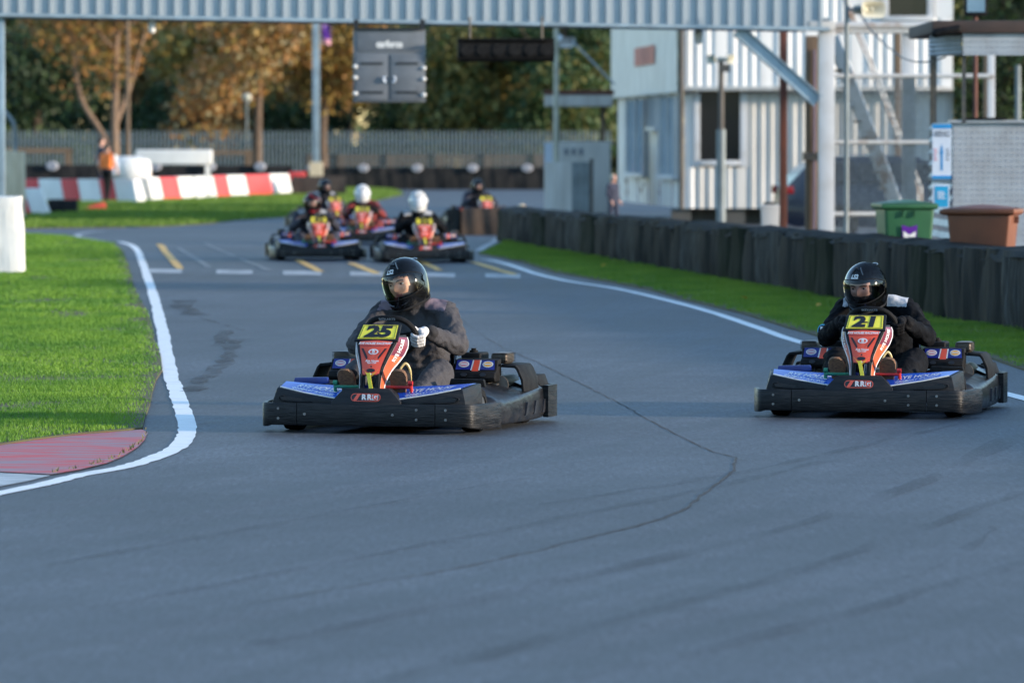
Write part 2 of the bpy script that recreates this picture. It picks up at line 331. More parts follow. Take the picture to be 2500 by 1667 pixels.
def link(name, me, parent=None):
    o = bpy.data.objects.new(name, me); COL.objects.link(o)
    if parent: o.parent = parent
    return o
def tag(o, label=None, cat=None, group=None, kind=None):
    if label: o['label'] = label
    if cat: o['category'] = cat
    if group: o['group'] = group
    if kind: o['kind'] = kind
    return o
def thing(name, label, cat, loc=(0, 0, 0), rz=0.0, group=None):
    o = bpy.data.objects.new(name, None); COL.objects.link(o); o.empty_display_size = 0.1
    o.location = loc; o.rotation_euler = (0, 0, rz); return tag(o, label, cat, group)
def copy_tree(o, parent=None):
    c = o.copy(); COL.objects.link(c); c.parent = parent
    for ch in list(o.children): copy_tree(ch, c)
    return c
_tc = {}
def text_polys(s, size, shear=0.0, bold=0.0, sx=1.0):
    """flat letter faces centred on the origin, from the built-in font"""
    key = (s, size, shear, bold, sx)
    if key in _tc: return _tc[key]
    cu = bpy.data.curves.new('lettering', 'FONT'); cu.body = s; cu.size = size; cu.align_x = 'CENTER'; cu.align_y = 'CENTER'
    cu.shear = shear; cu.offset = bold; cu.resolution_u = 3
    ob = bpy.data.objects.new('lettering', cu); COL.objects.link(ob)
    me = bpy.data.meshes.new_from_object(ob.evaluated_get(bpy.context.evaluated_depsgraph_get()))
    vs = [(v.co.x * sx, v.co.y) for v in me.vertices]; fs = [tuple(p.vertices) for p in me.polygons]
    bpy.data.objects.remove(ob); bpy.data.curves.remove(cu); bpy.data.meshes.remove(me)
    _tc[key] = (vs, fs); return vs, fs
def text_on(mb, s, fn, size, mat=0, **kw):
    """letters mapped through fn(u, v) -> 3D point"""
    vs, fs = text_polys(s, size, **kw); mb.add([fn(u, v) for u, v in vs], fs, mat); return mb
def plane_fn(o, xd, yd, lift=0.0):
    o, xd, yd = Vector(o), Vector(xd).normalized(), Vector(yd).normalized(); n = xd.cross(yd).normalized()
    return lambda u, v: o + xd * u + yd * v + n * lift
def interp(xs, ys, x):
    return float(np.interp(x, xs, ys))
def smooth_path(pts, n=6, closed=False):
    pts = [Vector(p) for p in pts]; out = []; k = len(pts)
    for i in range(k if closed else k - 1):
        p0, p1, p2, p3 = (pts[(i - 1) % k], pts[i], pts[(i + 1) % k], pts[(i + 2) % k]) if closed else (pts[max(i - 1, 0)], pts[i], pts[i + 1], pts[min(i + 2, k - 1)])
        for j in range(n):
            t = j / n
            out.append(0.5 * ((2 * p1) + (p2 - p0) * t + (2 * p0 - 5 * p1 + 4 * p2 - p3) * t * t + (3 * p1 - p0 - 3 * p2 + p3) * t ** 3))
    if not closed: out.append(pts[-1])
    return out
def remesh(mb, name, voxel, smooth=6):
    """one continuous skin over overlapping volumes"""
    o = mb.build(name, 'matt_black', angle=0)
    md = o.modifiers.new('skin', 'REMESH'); md.mode = 'VOXEL'; md.voxel_size = voxel
    sm = o.modifiers.new('soft', 'SMOOTH'); sm.factor = 0.5; sm.iterations = smooth
    dg = bpy.context.evaluated_depsgraph_get(); dg.update()
    me = bpy.data.meshes.new_from_object(o.evaluated_get(dg)); me.name = name; old = o.data
    bpy.data.objects.remove(o); bpy.data.meshes.remove(old); me.materials.clear(); me.shade_smooth()
    return me
# ------------------------------------------------------------------ the setting: ground, track, kerb, painted lines, grass
g = MB(); g.add([(-900, -60, -0.03), (900, -60, -0.03), (900, 1500, -0.03), (-900, 1500, -0.03)], [(0, 1, 2, 3)])
tag(g.build('ground', 'ground'), kind='structure')
g = MB(); g.sheet([[(x, y, 0.0) for x in (-40, -20, -8, 0, 8, 20, 40)] for y in (-20, 0, 15, 30, 50, 80, 120, 170, 212)])
track = tag(g.build('asphalt_track', 'asphalt', angle=0), kind='structure')

def src1(pts): return [(x * 0.43357, 560 + y * 0.43367) for x, y in pts]      # enlarged views used for measuring
def src2(pts): return [(1160 + x * 0.38265, 540 + y * 0.38257) for x, y in pts]
def ground_pts(pts): return [G(*p) for p in pts]
def ribbon(name, pts, w, z, mat, jit=0.0, parent=track, n=6, seg=None):
    c = smooth_path([(x, y, 0) for x, y in pts], n); mb = MB(); rows = []
    for i, p in enumerate(c):
        d = (c[min(i + 1, len(c) - 1)] - c[max(i - 1, 0)]).normalized(); q = Vector((-d.y, d.x, 0))
        ww = w[0] + (w[1] - w[0]) * i / (len(c) - 1) if isinstance(w, tuple) else w
        j1, j2 = random.gauss(0, jit), random.gauss(0, jit)
        rows.append([(p.x + q.x * (ww / 2 + j1), p.y + q.y * (ww / 2 + j1), z), (p.x - q.x * (ww / 2 + j2), p.y - q.y * (ww / 2 + j2), z)])
    mb.sheet(rows); return mb.build(name, mat, parent, angle=0)

left_line = ground_pts(src1([(0, 1487), (250, 1435), (450, 1385), (700, 1340), (880, 1283), (1000, 1225), (1052, 1150), (1050, 1085), (1020, 990),
                             (988, 900), (962, 820), (942, 720), (920, 600), (892, 480), (865, 380), (830, 270), (795, 170), (770, 115), (735, 88), (670, 70)]))
p0, p1 = left_line[0], left_line[1]
left_line.insert(0, (p0[0] + (p0[0] - p1[0]) * 6, p0[1] + (p0[1] - p1[1]) * 6))
ribbon('painted_line', left_line, 0.105, 0.004, 'white_paint', 0.004, n=8)
ribbon('painted_line', ground_pts(src1([(600, 66), (540, 60), (480, 50), (435, 38), (450, 26), (520, 15), (600, 9)])), 0.13, 0.004, 'worn_white', 0.006)
right_line = ground_pts(src2([(-20, 246), (60, 247), (130, 257), (250, 290), (400, 340), (600, 385), (900, 432), (1200, 500), (1500, 580), (1800, 680), (2150, 795)]) + [(2480, 968), (2600, 1010), (2800, 1090)]) + [(5.2, 22.0)]
ribbon('painted_line', right_line, 0.105, 0.004, 'white_paint', 0.003)
ribbon('painted_line', ground_pts(src2([(20, 190), (60, 165), (110, 140), (150, 110)])), 0.12, 0.004, 'worn_white', 0.006)
# start line dashes and the yellow grid marks
D = 2500 / 2352
for a, b_ in ((345, 418), (497, 580), (650, 738), (804, 880), (960, 1045), (1115, 1195)):
    ya, yb = 618 + (a - 345) * 0.0142, 618 + (b_ - 345) * 0.0142; mb = MB()
    mb.add([(*G(a * D, (ya + 9) * D), 0.004), (*G(b_ * D, (yb + 9) * D), 0.004), (*G(b_ * D, yb * D), 0.004), (*G(a * D, ya * D), 0.004)], [(0, 1, 2, 3)]); mb.build('start_line_dash', 'worn_white', track, angle=0)
for a, b_, w in (((365, 562), (415, 619), 0.11), ((684, 598), (736, 625), 0.11), ((806, 605), (866, 630), 0.11), ((1085, 603), (1182, 632), 0.11), ((960, 598), (1010, 622), 0.10)):
    ribbon('grid_mark', [G(a[0] * D, a[1] * D), G(b_[0] * D, b_[1] * D)], w, 0.008, 'yellow_paint', 0.008)
for a, b_ in (((410, 570), (480, 615)), ((470, 560), (540, 590)), ((550, 595), (620, 622))):
    ribbon('faded_grid_mark', [G(a[0] * D, a[1] * D), G(b_[0] * D, b_[1] * D)], 0.09, 0.006, pm('faint%d' % a[0], (0.16, 0.17, 0.19), (0.10, 0.11, 0.12), 3, 0.6, detail=8), 0.01)
# cracks in the asphalt
def crack(pts, w, z=0.003):
    wob = []
    c = smooth_path([(*G(x * D, y * D), 0) for x, y in pts], 14)
    for i, p in enumerate(c): wob.append((p.x + mnoise.noise(p * 3.1) * 0.018 + random.gauss(0, 0.002), p.y + mnoise.noise(p * 2.3) * 0.03))
    ribbon('asphalt_crack', wob, w, z, 'crack_dark', 0.0025, n=1)
crack([(1060, 735), (1140, 790), (1240, 835), (1340, 885), (1430, 930), (1520, 980), (1620, 1030), (1692, 1052)], (0.005, 0.010))
crack([(1692, 1052), (1686, 1075), (1660, 1100), (1610, 1140), (1570, 1172)], (0.010, 0.015))
crack([(1570, 1172), (1470, 1205), (1330, 1240), (1200, 1272), (1050, 1305), (900, 1330), (700, 1365), (500, 1395)], (0.016, 0.002))
crack([(1692, 1054), (1730, 1058), (1790, 1060)], (0.010, 0.002))
crack([(445, 975), (560, 968), (700, 965)], (0.004, 0.002))
# rubber left on the entry to the corner
def alpha_mat(name, col, amt, scale, stretch=(1, 1, 1)):
    m = bpy.data.materials.new(name); m.use_nodes = True; MATS[name] = m; nt = m.node_tree; b = nt.nodes['Principled BSDF']
    b.inputs['Base Color'].default_value = (*col, 1); b.inputs['Roughness'].default_value = 0.7
    tc = nt.nodes.new('ShaderNodeTexCoord'); mp = nt.nodes.new('ShaderNodeMapping'); mp.inputs['Scale'].default_value = stretch
    n = nt.nodes.new('ShaderNodeTexNoise'); n.inputs['Scale'].default_value = scale; n.inputs['Detail'].default_value = 6
    mr = nt.nodes.new('ShaderNodeMapRange'); mr.inputs['From Min'].default_value = 0.36; mr.inputs['From Max'].default_value = 0.62; mr.inputs['To Max'].default_value = amt
    nt.links.new(tc.outputs['Object'], mp.inputs[0]); nt.links.new(mp.outputs[0], n.inputs['Vector']); nt.links.new(n.outputs['Fac'], mr.inputs['Value']); nt.links.new(mr.outputs[0], b.inputs['Alpha'])
alpha_mat('tyre_rubber_mark', (0.030, 0.031, 0.034), 0.55, 2.6, (2, 0.6, 1))
alpha_mat('skid_soft', (0.034, 0.035, 0.038), 0.22, 1.0, (2.5, 0.10, 1))
def skid(pts, w, m='tyre_rubber_mark', z=0.006): ribbon('skid_mark', [G(x * D, y * D) for x, y in pts], w, z, m, 0.02)
skid([(440, 900), (470, 870), (515, 830), (530, 800), (545, 780)], 0.13)
skid([(500, 795), (512, 775), (520, 760)], 0.11)
skid([(430, 690), (420, 705), (440, 720), (460, 725)], 0.22)
skid([(455, 728), (500, 742), (560, 760)], 0.05)
for pts, w in (([(600, 1480), (1300, 1330), (1800, 1215), (2140, 1100), (2352, 990)], 0.10), ([(900, 1560), (1500, 1400), (1900, 1290), (2352, 1130)], 0.09), ([(200, 1400), (900, 1265), (1500, 1150), (1900, 1060)], 0.07),
               ([(1300, 1568), (1800, 1450), (2352, 1290)], 0.10), ([(1250, 1160), (1700, 1085), (2050, 1010), (2300, 945)], 0.07), ([(100, 1300), (700, 1190), (1200, 1100)], 0.06), ([(2080, 1330), (2180, 1290), (2290, 1210)], 0.03)):
    skid(pts, w, 'skid_soft', 0.005)

# kerb: two painted slabs proud of the track
def slab(name, pts, z, mat, parent, wobble=0.01):
    c = [(x, y) for x, y in pts]; mb = MB(); n = len(c)
    mb.add([(x, y, z) for x, y in c], [tuple(range(n))])
    return mb.build(name, mat, parent, angle=0)
kerb = tag(bpy.data.objects.new('kerb', None), kind='structure'); COL.objects.link(kerb); kerb.location = (*G(150, 1110), 0)
def loc_pts(pts, o): return [(x - o[0], y - o[1]) for x, y in pts]
ko = kerb.location
red = ground_pts([(-420, 1180)] + src1([(0, 1221), (200, 1190), (450, 1160), (700, 1140), (800, 1131), (832, 1150), (815, 1190), (775, 1232), (690, 1285), (600, 1322), (450, 1358), (290, 1385), (150, 1378), (0, 1370)]) + [(-420, 1200)])
slab('red_slab', loc_pts(red, ko), 0.007, 'kerb_red', kerb)
wht = ground_pts(src1([(-300, 1400), (0, 1374), (150, 1382), (286, 1389), (150, 1422), (0, 1450), (-300, 1500)]))
slab('white_slab', loc_pts(wht, ko), 0.005, 'kerb_white', kerb)

# grass: turf sheets plus blades
def in_poly(P, poly):
    x, y = P[:, 0], P[:, 1]; c = np.zeros(len(P), bool); n = len(poly)
    for i in range(n):
        x1, y1 = poly[i]; x2, y2 = poly[(i + 1) % n]
        t = ((y1 > y) != (y2 > y)); xi = (x2 - x1) * (y - y1) / ((y2 - y1) + 1e-12) + x1
        c ^= t & (x < xi)
    return c
def blades(name, poly, dens, h, w, mat, label, thin=None):
    poly = [tuple(p) for p in poly]; xs = [p[0] for p in poly]; ys = [p[1] for p in poly]
    ys_e = np.linspace(min(ys), max(ys), 40); out = []
    for y0, y1 in zip(ys_e[:-1], ys_e[1:]):
        d = dens((y0 + y1) / 2); n = int((max(xs) - min(xs)) * (y1 - y0) * d)
        P = np.column_stack([rng.uniform(min(xs), max(xs), n), rng.uniform(y0, y1, n)])
        P = P[np.abs(P[:, 0]) < P[:, 1] * 0.125 + 1.2]; P = P[in_poly(P, poly)]; out.append(P)
    P = np.vstack(out)
    if thin is not None: P = P[rng.random(len(P)) < thin(P)]
    n = len(P); hh = h(P[:, 1]) * rng.uniform(0.5, 1.35, n); ww = w(P[:, 1]) * rng.uniform(0.6, 1.3, n)
    cl = np.sin(P[:, 0] * 5.1 + np.sin(P[:, 1] * 2.3) * 2) * np.sin(P[:, 1] * 3.3 + P[:, 0]); hh = hh * (1 + 0.35 * cl)
    a = rng.uniform(0, 2 * PI, n); lean = rng.uniform(0.1, 0.75, n) * hh; b = rng.uniform(0, 2 * PI, n)
    V = np.zeros((n, 3, 3)); z0 = 0.018
    V[:, 0] = np.column_stack([P[:, 0] - np.cos(a) * ww, P[:, 1] - np.sin(a) * ww, np.full(n, z0)])
    V[:, 1] = np.column_stack([P[:, 0] + np.cos(a) * ww, P[:, 1] + np.sin(a) * ww, np.full(n, z0)])
    V[:, 2] = np.column_stack([P[:, 0] + np.cos(b) * lean, P[:, 1] + np.sin(b) * lean, z0 + hh])
    o = link(name, tri_mesh(name, V, mat)); return tag(o, label, 'grass', kind='stuff')
def tri_mesh(name, V, mat, k=3):
    n = len(V); me = bpy.data.meshes.new(name)
    me.vertices.add(n * k); me.vertices.foreach_set('co', V.reshape(-1)); me.loops.add(n * k); me.loops.foreach_set('vertex_index', np.arange(n * k, dtype=np.int32))
    me.polygons.add(n); me.polygons.foreach_set('loop_start', np.arange(0, n * k, k, dtype=np.int32)); me.update(); me.validate()
    for m in (mat if isinstance(mat, (list, tuple)) else [mat]): me.materials.append(M(m))
    return me
def turf(name, poly, z=0.016):
    mb = MB(); n = len(poly); mb.add([(x, y, z) for x, y in poly] + [(x, y, -0.02) for x, y in poly], [tuple(range(n))] + [(i, i + n, (i + 1) % n + n, (i + 1) % n) for i in range(n)])
    return tag(mb.build(name, 'soil', angle=0), kind='structure')
edgeL = [(640, 82), (690, 120), (722, 200), (745, 290), (775, 380), (830, 470), (860, 560), (872, 640), (905, 720), (915, 800), (880, 850), (858, 920), (845, 990), (820, 1060), (803, 1128)]
kerb_top = [(700, 1140), (450, 1160), (200, 1190), (0, 1221)]
polyL = ground_pts(src1(edgeL)) + ground_pts(src1(kerb_top)) + [(-6, 27.5), (-20, 30), (-26, 60), (-22, 101), G(30, 571), G(150, 577), G(234, 590)]
turf('grass_verge', polyL)
def bare(P):   # worn, muddy strip on the inside of the corner
    nz = np.sin(P[:, 0] * 3.3 + P[:, 1] * 0.9) * np.sin(P[:, 1] * 1.7 - P[:, 0] * 2.2)
    edge = np.interp(P[:, 1], [p[1] for p in polyL[:15]][::-1], [p[0] for p in polyL[:15]][::-1]); worn = np.clip((edge - P[:, 0]) / 0.22, 0.12, 1)
    patch = np.array([mnoise.noise(Vector((x * 1.3, y * 0.55, 3.0))) for x, y in P]); return np.clip(0.95 + nz * 0.25 - np.clip(patch - 0.15, 0, 1) * 2.2, 0.10, 1) * worn
blades('grass', polyL, lambda y: 4800 if y < 40 else (2600 if y < 55 else 900), lambda y: np.where(y < 45, 0.020, 0.026), lambda y: np.where(y < 40, 0.003, np.where(y < 55, 0.0045, 0.009)),
       'grass_near', 'short bright green grass on the inside of the corner beside the red kerb', bare)
lowR = ground_pts(src2([(20, 212), (150, 235), (300, 268), (500, 330), (700, 365), (900, 402), (1100, 440), (1350, 510), (1700, 592), (2000, 685), (2250, 755)]) + [(2400, 870), (2500, 905), (2700, 980)]) + [(4.9, 28.0), (5.5, 24.0)]
BAR = lambda y: 2.75 - 0.0993 * (y - 67)           # the straight tyre wall along the right edge
upR = [(BAR(y) + 0.15, y) for y in (24, 32, 40, 50, 60, 70, 80, 90, 96.5)]
def bareR(P):
    edge = np.interp(P[:, 1], [p[1] for p in lowR[::-1]], [p[0] for p in lowR[::-1]]); worn = np.clip((P[:, 0] - edge) / 0.35, 0.10, 1)
    patch = np.array([mnoise.noise(Vector((x * 1.6, y * 0.5, 9.0))) for x, y in P]); return np.clip(1 - np.clip(patch - 0.1, 0, 1) * 1.8, 0.12, 1) * worn
turf('grass_strip', lowR + upR)
blades('grass', lowR + upR, lambda y: 3000 if y < 55 else 1600, lambda y: np.where(y < 45, 0.026, 0.034), lambda y: np.where(y < 55, 0.005, 0.008), 'grass_brightened', 'narrow green grass strip between the white line and the black tyre wall', bareR)
farG = [G(-200, 560), G(58, 559), G(306, 556), G(400, 554), G(510, 547), G(578, 539), G(731, 529), G(860, 505), G(985, 476), G(960, 467), G(905, 462), G(800, 462), G(600, 478), G(300, 488), G(-300, 500)]
turf('far_grass', farG)
ke = ground_pts(src1([(800, 1128), (836, 1150), (818, 1192), (778, 1236), (692, 1290), (602, 1327), (450, 1362), (290, 1390), (288, 1380), (450, 1352), (600, 1316), (685, 1280), (768, 1228), (808, 1186), (824, 1150), (796, 1136)]))
blades('grass', ke, lambda y: 700, lambda y: 0.02 + 0 * y, lambda y: 0.005 + 0 * y, 'kerb_debris', 'thin line of dry grass debris along the edge of the red kerb')
blades('grass', farG, lambda y: 130, lambda y: 0.075 + 0 * y, lambda y: 0.022 + 0 * y, 'grass_far', 'sunlit green grass in front of the red and white barriers')
ribbon('service_path', [G(100, 533), G(300, 532), G(520, 531), G(620, 527)], 2.2, 0.03, 'ground', 0.05, None)['kind'] = 'structure'
# fallen leaves on the right verge
for y, t, w in ((49.6, 0.35, 'nearest to the camera'), (56.0, 0.55, 'second nearest to the camera'), (58.5, 0.3, 'third nearest to the camera'), (74.0, 0.5, 'farthest from the camera')):
    xl = interp([p[1] for p in lowR[::-1]], [p[0] for p in lowR[::-1]], y); x = xl + (BAR(y) - 0.1 - xl) * t; s = 0.045; lf = MB()
    lf.add([(0, -s, 0), (s * 0.6, 0, 0.012), (0, s, 0), (-s * 0.6, 0, 0.012)], [(0, 1, 2), (0, 2, 3)])
    o = lf.build('fallen_leaf', 'leaf_drop', angle=0); o.location = (x, y, 0.062); o.rotation_euler = (0.3, 0.2, y)
    tag(o, 'small yellow fallen leaf on the right grass strip, %s' % w, 'leaf', 'fallen leaves on the verge')
# ------------------------------------------------------------------ karts
def build_kart():
    """parts list (name, mesh, parent index) of one twin-engined rental kart; front towards -y, origin on the ground below its middle"""
    parts = []
    def part(name, mb, mats, parent=None, **kw):
        parts.append((name, mb.mesh(name, mats, **kw) if isinstance(mb, MB) else mb, parent)); return len(parts) - 1
    # front bumper: a plank band in three panels
    half = smooth_path([(0, -0.945, 0), (0.2, -0.945, 0), (0.41, -0.94, 0), (0.545, -0.932, 0), (0.598, -0.918, 0), (0.622, -0.885, 0), (0.645, -0.80, 0), (0.672, -0.68, 0), (0.690, -0.55, 0)], 5)
    cut = next(i for i, p in enumerate(half) if p.x > 0.405)
    def band(path, z0, z1, th=0.022, drop=0.018):
        rings = []
        for i, p in enumerate(path):
            d = (path[min(i + 1, len(path) - 1)] - path[max(i - 1, 0)]).normalized(); q = Vector((d.y, -d.x, 0))
            zb, zt = z0 - drop * max(0.0, min(1.0, (abs(p.x) - 0.57) / 0.09)), z1
            rings.append([p + q * 0.0 + Vector((0, 0, zb)), p + q * 0.005 + Vector((0, 0, zb + 0.008)), p + q * 0.005 + Vector((0, 0, zt - 0.008)), p + Vector((0, 0, zt)), p - q * th + Vector((0, 0, zt)), p - q * th + Vector((0, 0, zb))])
        mb = MB(); mb.loft(rings); return mb
    right = half[cut:]; left = [Vector((-p.x, p.y, 0)) for p in reversed(right)]
    mid = [Vector((-p.x, p.y, 0)) for p in reversed(half[1:cut])] + half[:cut]
    e_ = right[0].x - 0.004; mid.insert(0, Vector((-e_, right[0].y, 0))); mid.append(Vector((e_, right[0].y, 0)))
    for nm, path in (('bumper_panel', mid), ('bumper_panel', right), ('bumper_panel', left)):
        part(nm, band(path, 0.046, 0.172), 'bumper_plastic', angle=40)
    for x in (-0.52, -0.36, 0.16, 0.30, 0.47):
        for z in ((0.085, 0.14) if x in (-0.52, 0.30, 0.47) else (0.11,)):
            part('bolt', MB().disc((x, interp([0, 0.41, 0.54, 0.6], [-0.954, -0.949, -0.936, -0.90], abs(x)), z), 0.008, (0, -1, 0), 0.004, 8), 'steel')
    # front fairing: two raised wings with blue tops and a middle plate
    for s in (-1, 1):
        w = MB()
        o_b, i_b = (s * 0.575, -0.885, 0.165), (s * 0.17, -0.915, 0.165)
        i_t, m_t, o_t = (s * 0.17, -0.912, 0.186), (s * 0.38, -0.895, 0.222), (s * 0.548, -0.862, 0.258)
        o_r, m_r, i_r = (s * 0.590, -0.60, 0.282), (s * 0.38, -0.62, 0.268), (s * 0.10, -0.66, 0.258)
        m_b = (s * 0.38, -0.90, 0.165); ob2, mb2, ib2 = (s * 0.60, -0.60, 0.165), (s * 0.38, -0.62, 0.165), (s * 0.10, -0.66, 0.165)
        V = [o_b, m_b, i_b, i_t, m_t, o_t, o_r, m_r, i_r, ob2, mb2, ib2]
        F = [(0, 1, 4, 5), (1, 2, 3, 4), (3, 8, 7, 4), (4, 7, 6, 5), (0, 5, 6, 9), (2, 11, 8, 3), (9, 6, 7, 10), (10, 7, 8, 11), (0, 9, 10, 1), (1, 10, 11, 2)]
        w.add(V, F); wi = part('fairing_wing', w, 'black_plastic', bevel=0.010, angle=40)
        bl = MB(); e = 0.0035
        def mixp(a, b, t): return tuple(a[k] + (b[k] - a[k]) * t for k in range(3))
        def up(p): return (p[0], p[1], p[2] + e)
        rows = [[up(mixp(i_t, i_r, t)), up(mixp(m_t, m_r, t)), up(mixp(o_t, o_r, t))] for t in (0.07, 0.5, 0.93)]
        rows = [[mixp(r[0], r[1], 0.04), r[1], mixp(r[1], r[2], 0.90)] for r in rows]
        bl.sheet(rows); part('blue_decal', bl, 'kart_blue', wi, angle=40)
        wl_ = MB(); wl_.tube([Vector(up(mixp(i_t, i_r, 0.07))), Vector(up(mixp(m_t, m_r, 0.07))), Vector(up(mixp(mixp(m_t, o_t, 0.9), mixp(m_r, o_r, 0.9), 0.07)))], 0.0045, 6); part('edge_stripe', wl_, 'decal_white', wi)
        fn0 = lambda u, v: Vector(mixp(mixp(i_t, i_r, 0.36 + v), mixp(o_t, o_r, 0.36 + v), (0.46 + u) if s > 0 else (0.46 - u))) + Vector((0, -0.001, 0.0065))
        tx = MB(); text_on(tx, 'RYE HOUSE', lambda u, v: fn0(u, v + 0.14), 0.40, shear=0.25, bold=0.008, sx=0.28)
        part('lettering', tx, 'decal_white', wi, angle=0, weld=False); tx = MB(); fn1 = lambda u, v: fn0(u, v - 0.16)
        text_on(tx, 'KART RACING', lambda u, v: fn1(u + 0.05, v), 0.20, shear=0.25, bold=0.004, sx=0.38)
        part('lettering', tx, 'decal_white', wi, angle=0, weld=False); tx = MB()
        for i in range(9):
            for j in range(3):
                if (i + j) % 2: a = -0.33 + i * 0.022; tx.add([fn0(a + (0.022 if k in (1, 2) else 0), -0.24 + j * 0.06 + (0.06 if k > 1 else 0)) for k in range(4)], [(0, 1, 2, 3)])
        part('chequer_print', tx, 'decal_white', wi, angle=0, weld=False)
        sl = MB(); sl.prism([(s * 0.36, 0.182), (s * 0.51, 0.186), (s * 0.522, 0.203), (s * 0.50, 0.208), (s * 0.36, 0.192)], -0.905 + 0.008, -0.87, 'y')
        part('air_slot', sl, 'decal_black', wi, angle=0)
        cr = MB(); cr.tube(smooth_path([(s * 0.33, -0.904, 0.178), (s * 0.44, -0.897, 0.178), (s * 0.52, -0.889, 0.186), (s * 0.53, -0.884, 0.205), (s * 0.50, -0.887, 0.212)], 4), 0.0045, 6); part('slot_lip', cr, 'black_plastic', wi)
    cp = MB(); cp.add([(-0.205, -0.950, 0.160), (0.205, -0.950, 0.160), (0.205, -0.944, 0.184), (0.135, -0.925, 0.258), (-0.135, -0.925, 0.258), (-0.205, -0.944, 0.184), (-0.185, -0.74, 0.160), (0.185, -0.74, 0.160), (0.185, -0.74, 0.186), (0.115, -0.80, 0.256), (-0.115, -0.80, 0.256), (-0.185, -0.74, 0.186)],
                     [(0, 1, 2, 5), (5, 2, 3, 4), (6, 11, 8, 7), (11, 10, 9, 8), (4, 3, 9, 10), (2, 1, 7, 8), (3, 2, 8, 9), (0, 5, 11, 6), (5, 4, 10, 11), (0, 6, 7, 1)])
    ci = part('fairing_plate', cp, 'black_plastic', bevel=0.006, angle=40)
    nrm = Vector((0, -0.968, 0.25)); po = Vector((0, -0.9385, 0.207)); xd = Vector((1, 0, 0)); yd = Vector((0, 0.25, 0.968))
    pf = lambda lift: plane_fn(po, xd, yd, lift)
    def pill(mb, cx, w, h, lift, mat):
        f = pf(lift); n = 10; pts = [(cx - w / 2 + h / 2 - math.sin(PI * i / n) * h / 2, -math.cos(PI * i / n) * h / 2 * -1) for i in range(n + 1)] + [(cx + w / 2 - h / 2 + math.sin(PI * i / n) * h / 2, -math.cos(PI * i / n) * h / 2) for i in range(n + 1)]
        mb.add([f(u, v) for u, v in pts], [tuple(range(len(pts)))], mat)
    bd = MB(); pill(bd, 0, 0.176, 0.046, 0.004, 0); pill(bd, 0, 0.166, 0.038, 0.005, 1)
    for cx, w, mat in ((-0.010, 0.030, 2), (0.022, 0.026, 0), (0.056, 0.036, 3)):
        f = pf(0.0062); bd.add([f(cx - w / 2, -0.015), f(cx + w / 2, -0.015), f(cx + w / 2, 0.015), f(cx - w / 2, 0.015)], [(0, 1, 2, 3)], mat)
    for ch, cx, mat in (('R', -0.010, 3), ('R', 0.022, 3), ('G', 0.056, 0)): text_on(bd, ch, lambda u, v, cx=cx: pf(0.0075)(u + cx, v), 0.042, mat, bold=0.002)
    text_on(bd, '/', lambda u, v: pf(0.007)(u - 0.05, v), 0.05, 0, bold=0.003, sx=2.2)
    part('badge', bd, ['kart_red', 'decal_black', 'kart_maroon', 'decal_white'], ci, angle=0, weld=False)
    # nose cone standing in front of the steering wheel
    S = [  # z, y front, half width front, half width back, back offset y, back drop z
        (0.215, -0.872, 0.056, 0.068, 0.050, 0.000), (0.270, -0.858, 0.055, 0.070, 0.055, 0.002), (0.325, -0.838, 0.056, 0.080, 0.075, 0.006), (0.375, -0.815, 0.064, 0.098, 0.10, 0.012),
        (0.420, -0.790, 0.078, 0.122, 0.125, 0.018), (0.460, -0.765, 0.093, 0.142, 0.14, 0.020), (0.500, -0.735, 0.107, 0.152, 0.145, 0.018), (0.530, -0.708, 0.114, 0.150, 0.13, 0.012), (0.552, -0.675, 0.112, 0.136, 0.10, 0.0)]
    def sec(k, e=0.0):
        z, y, wf, wb, dy, dz = S[k]; return z, y - e, wf, wb + e, dy, dz
    nb = MB(); rings = []
    for k in range(len(S)):
        z, y, wf, wb, dy, dz = S[k]
        rings.append([(-wb, y + dy, z - dz), (-wf, y, z), (-wf * 0.5, y - 0.006, z), (0, y - 0.008, z), (wf * 0.5, y - 0.006, z), (wf, y, z), (wb, y + dy, z - dz), (wb - 0.012, y + dy, z - dz), (wf - 0.012, y + 0.018, z), (0, y + 0.014, z), (-wf + 0.012, y + 0.018, z), (-wb + 0.012, y + dy, z - dz)])
    nb.loft(rings[2:]); nb.box(-0.055, -0.047, -0.866, -0.78, 0.20, 0.34); nb.box(0.047, 0.055, -0.866, -0.78, 0.20, 0.34)
    ni = part('nose_cone', nb, 'black_plastic', angle=50)
    lg = MB()
    for s in (-1, 1):
        lg.loft([[(s * wf2, y, z), (s * (wf2 - 0.022), y - 0.002, z), (s * (wf2 - 0.020), y + 0.02, z), (s * wb, y + dy, z - dz)] for z, y, wf, wb, dy, dz in S[:3] for wf2 in (wf,)])
    part('cone_leg', lg, 'black_plastic', ni, angle=50)
    def Z(t):
        return tuple(interp(range(len(S)), [q[i] for q in S], t) for i in range(6))
    rp = MB(); rows = []          # red front panel
    for t in np.linspace(2.15, 6.95, 18):
        z, y, wf, *_ = Z(t); q = wf * 0.86
        rows.append([(x * q, y - 0.0085 * (1 - abs(x) ** 2 * 0.8) - 0.004, z) for x in (-1, -0.6, -0.2, 0.2, 0.6, 1)])
    rp.sheet(rows); part('front_panel', rp, 'kart_red', ni, angle=60)
    face = lambda lift: (lambda u, v: Vector((u, interp([q[0] for q in S], [q[1] for q in S], 0.42 + v) - 0.0125 - lift, 0.42 + v)))
    n = 14; f = face(0.003)
    for s in (-1, 1):
        vt = MB(); vt.add([f(s * a, b) for a, b in ((0.033, -0.002), (0.044, 0.012), (0.077, 0.062), (0.062, 0.060), (0.030, 0.012))], [(0, 1, 2, 3, 4)]); part('vent', vt, 'decal_black', ni, angle=0, weld=False)
